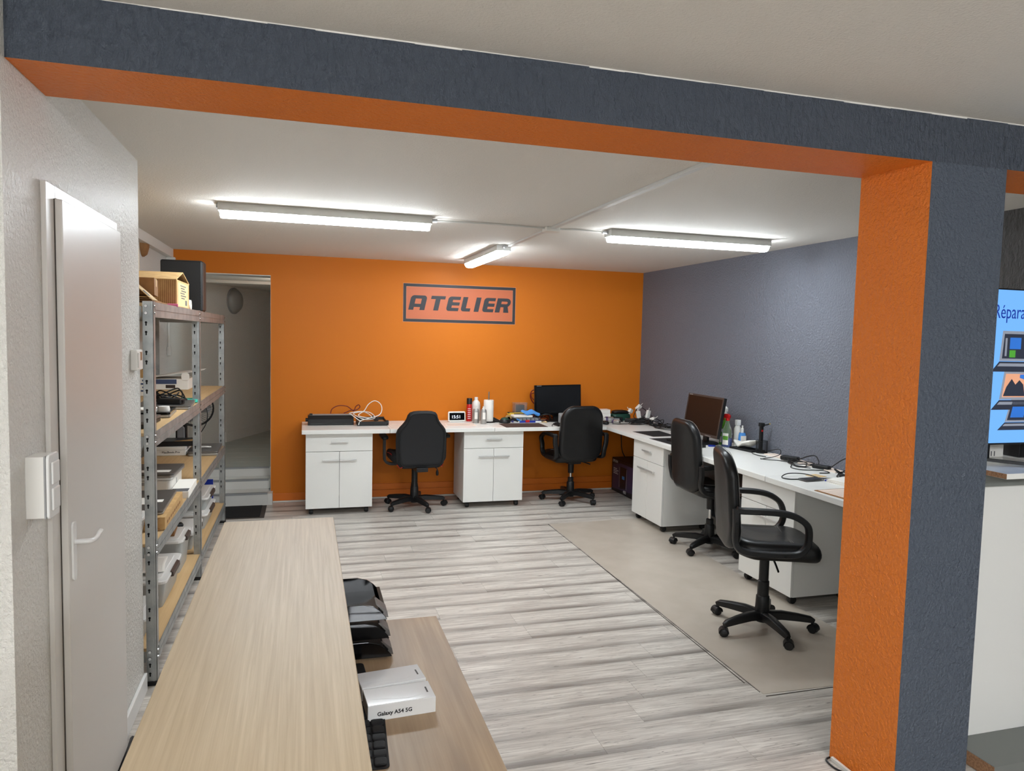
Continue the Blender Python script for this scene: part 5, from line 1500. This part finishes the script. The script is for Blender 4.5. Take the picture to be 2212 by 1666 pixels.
# ================================================================ TV COUNTER BEYOND THE PILLAR
tc_ = thing('tv_counter', 'white display counter with chipboard edges and grey plinth beyond the pillar', 'counter', (2.63, 2.12, 0))
MB().box(0, 1.0, 0, .42, 1.186, 1.208).build('counter_top', 'laminate_white', tc_, False, .001)
MB().box(-.0012, 0, .001, .419, 1.187, 1.207).build('raw_edge', 'chipboard', tc_)
for nm, x0, y0, z0, z1 in (('upper_batten', -.045, .100, 1.160, 1.185), ('lower_batten', -.062, .115, 1.132, 1.159)):
    bt = MB().box(x0, .98, y0, .40, z0, z1).build(nm, 'plinth_grey', tc_)
    MB().box(x0 - .0012, x0, y0, .40, z0, z1).build('raw_end', 'chipboard', bt)
MB().box(-.15, 1.0, .145, .42, .06, 1.131).build('front_panel', 'laminate_white', tc_, False, .001)
MB().box(-.032, 1.0, -.06, .42, .002, .060).build('plinth', 'plinth_grey', tc_, False, .001)
MB().box(-.0335, -.032, -.06, .42, .002, .058).build('plinth_end', 'chipboard', tc_)

tv = thing('television', 'large flat television showing a blue computer repair advertisement', 'television', (3.10, 2.32, 1.2085))
TW, T0, T1 = 1.06, .082, .735
MB().box(-TW / 2, TW / 2, -.012, .035, T0, T1).build('shell', 'black_plastic', tv, False, .003)
MB().box(-TW / 2 + .006, TW / 2 - .006, -.0128, -.0118, T0 + .008, T1 - .006).build('screen', 'tv_blue', tv)
YS = -.0130
def flat(name, m, poly, dy=0.0):
    MB().prism(poly, YS - dy - .0006, YS - dy, 'y').build(name, m, tv)
text('Répara', .082, 'tv_text', frame((-.372, YS - .0005, .612), (1, 0, 0), (0, 0, 1)), tv, 'lettering', .0003, .74)
def laptop_pic(x, z, s, scr, lean=0.0):
    P = lambda pts: [(x + (u + lean * v) * s, z + v * s) for u, v in pts]
    flat('picture_lid', 'tv_grey', P([(0, .16), (.62, .16), (.62, .66), (.04, .66)]))
    flat('picture_screen', scr[0], P([(.05, .20), (.58, .20), (.58, .61), (.08, .61)]), .0007)
    for (m, pts) in scr[1]:
        flat('picture_detail', m, P(pts), .0014)
    flat('picture_base', 'tv_dark', P([(-.16, -.02), (.62, -.02), (.62, .15), (.0, .15)]), .0003)
    flat('picture_keys', 'tv_grey', P([(-.04, .07), (.60, .07), (.60, .12), (.01, .12)]), .0007)
laptop_pic(-.325, .395, .25, ('tv_dark', [('tv_screen', [(.20, .36), (.44, .36), (.44, .55), (.20, .55)]), ('tv_green', [(.20, .22), (.33, .22), (.33, .34), (.20, .34)]), ('tv_grey', [(.10, .24), (.14, .24), (.14, .54), (.10, .54)])]))
laptop_pic(-.315, .235, .24, ('tv_peak', [('tv_dark', [(.07, .22), (.56, .22), (.50, .42), (.40, .50), (.32, .42), (.22, .52), (.12, .38)]), ('tv_screen', [(.40, .54), (.56, .50), (.56, .60), (.40, .60)])]), .08)
laptop_pic(-.28, .148, .19, ('tv_dark', [('tv_screen', [(.12, .26), (.50, .26), (.50, .50), (.12, .50)])]), .22)
for sx in (-1, 1):
    f_ = MB().box(-.022, .022, -.004, .012, .012, .09).build('foot_bracket', 'black_plastic', tv, False, .003, loc=(.33 if sx > 0 else -.352, 0, 0))
    MB().sweep([(0, .10, .007), (0, .0, .020), (0, -.20, .007)], [(-.012, -.006), (.012, -.006), (.012, .006), (-.012, .006)], (1, 0, 0)).build('foot', 'black_plastic', tv, True, loc=(.33 if sx > 0 else -.352, 0, 0), rotz=-sx * 1.0)
t = thing('black_speaker', 'black box behind the television on the display counter', 'speaker', (3.175, 2.47, 1.2085))
MB().box(-.10, .12, -.04, .04, 0, .075).build('body', 'black_plastic', t, False, .004)
MB().box(-.09, .11, -.0412, -.040, .008, .067).build('grille', 'black_matte', t)
t = thing('white_router', 'white box with vent slots behind the television foot', 'device', (2.915, 2.49, 1.2085))
MB().box(-.09, .10, -.035, .035, 0, .085).build('body', 'white_plastic', t, False, .004)
q = MB()
for i in range(4): q.box(-.01 + i * .018, -.005 + i * .018, -.036, -.035, .006, .028)
q.build('vents', 'print_grey', t)
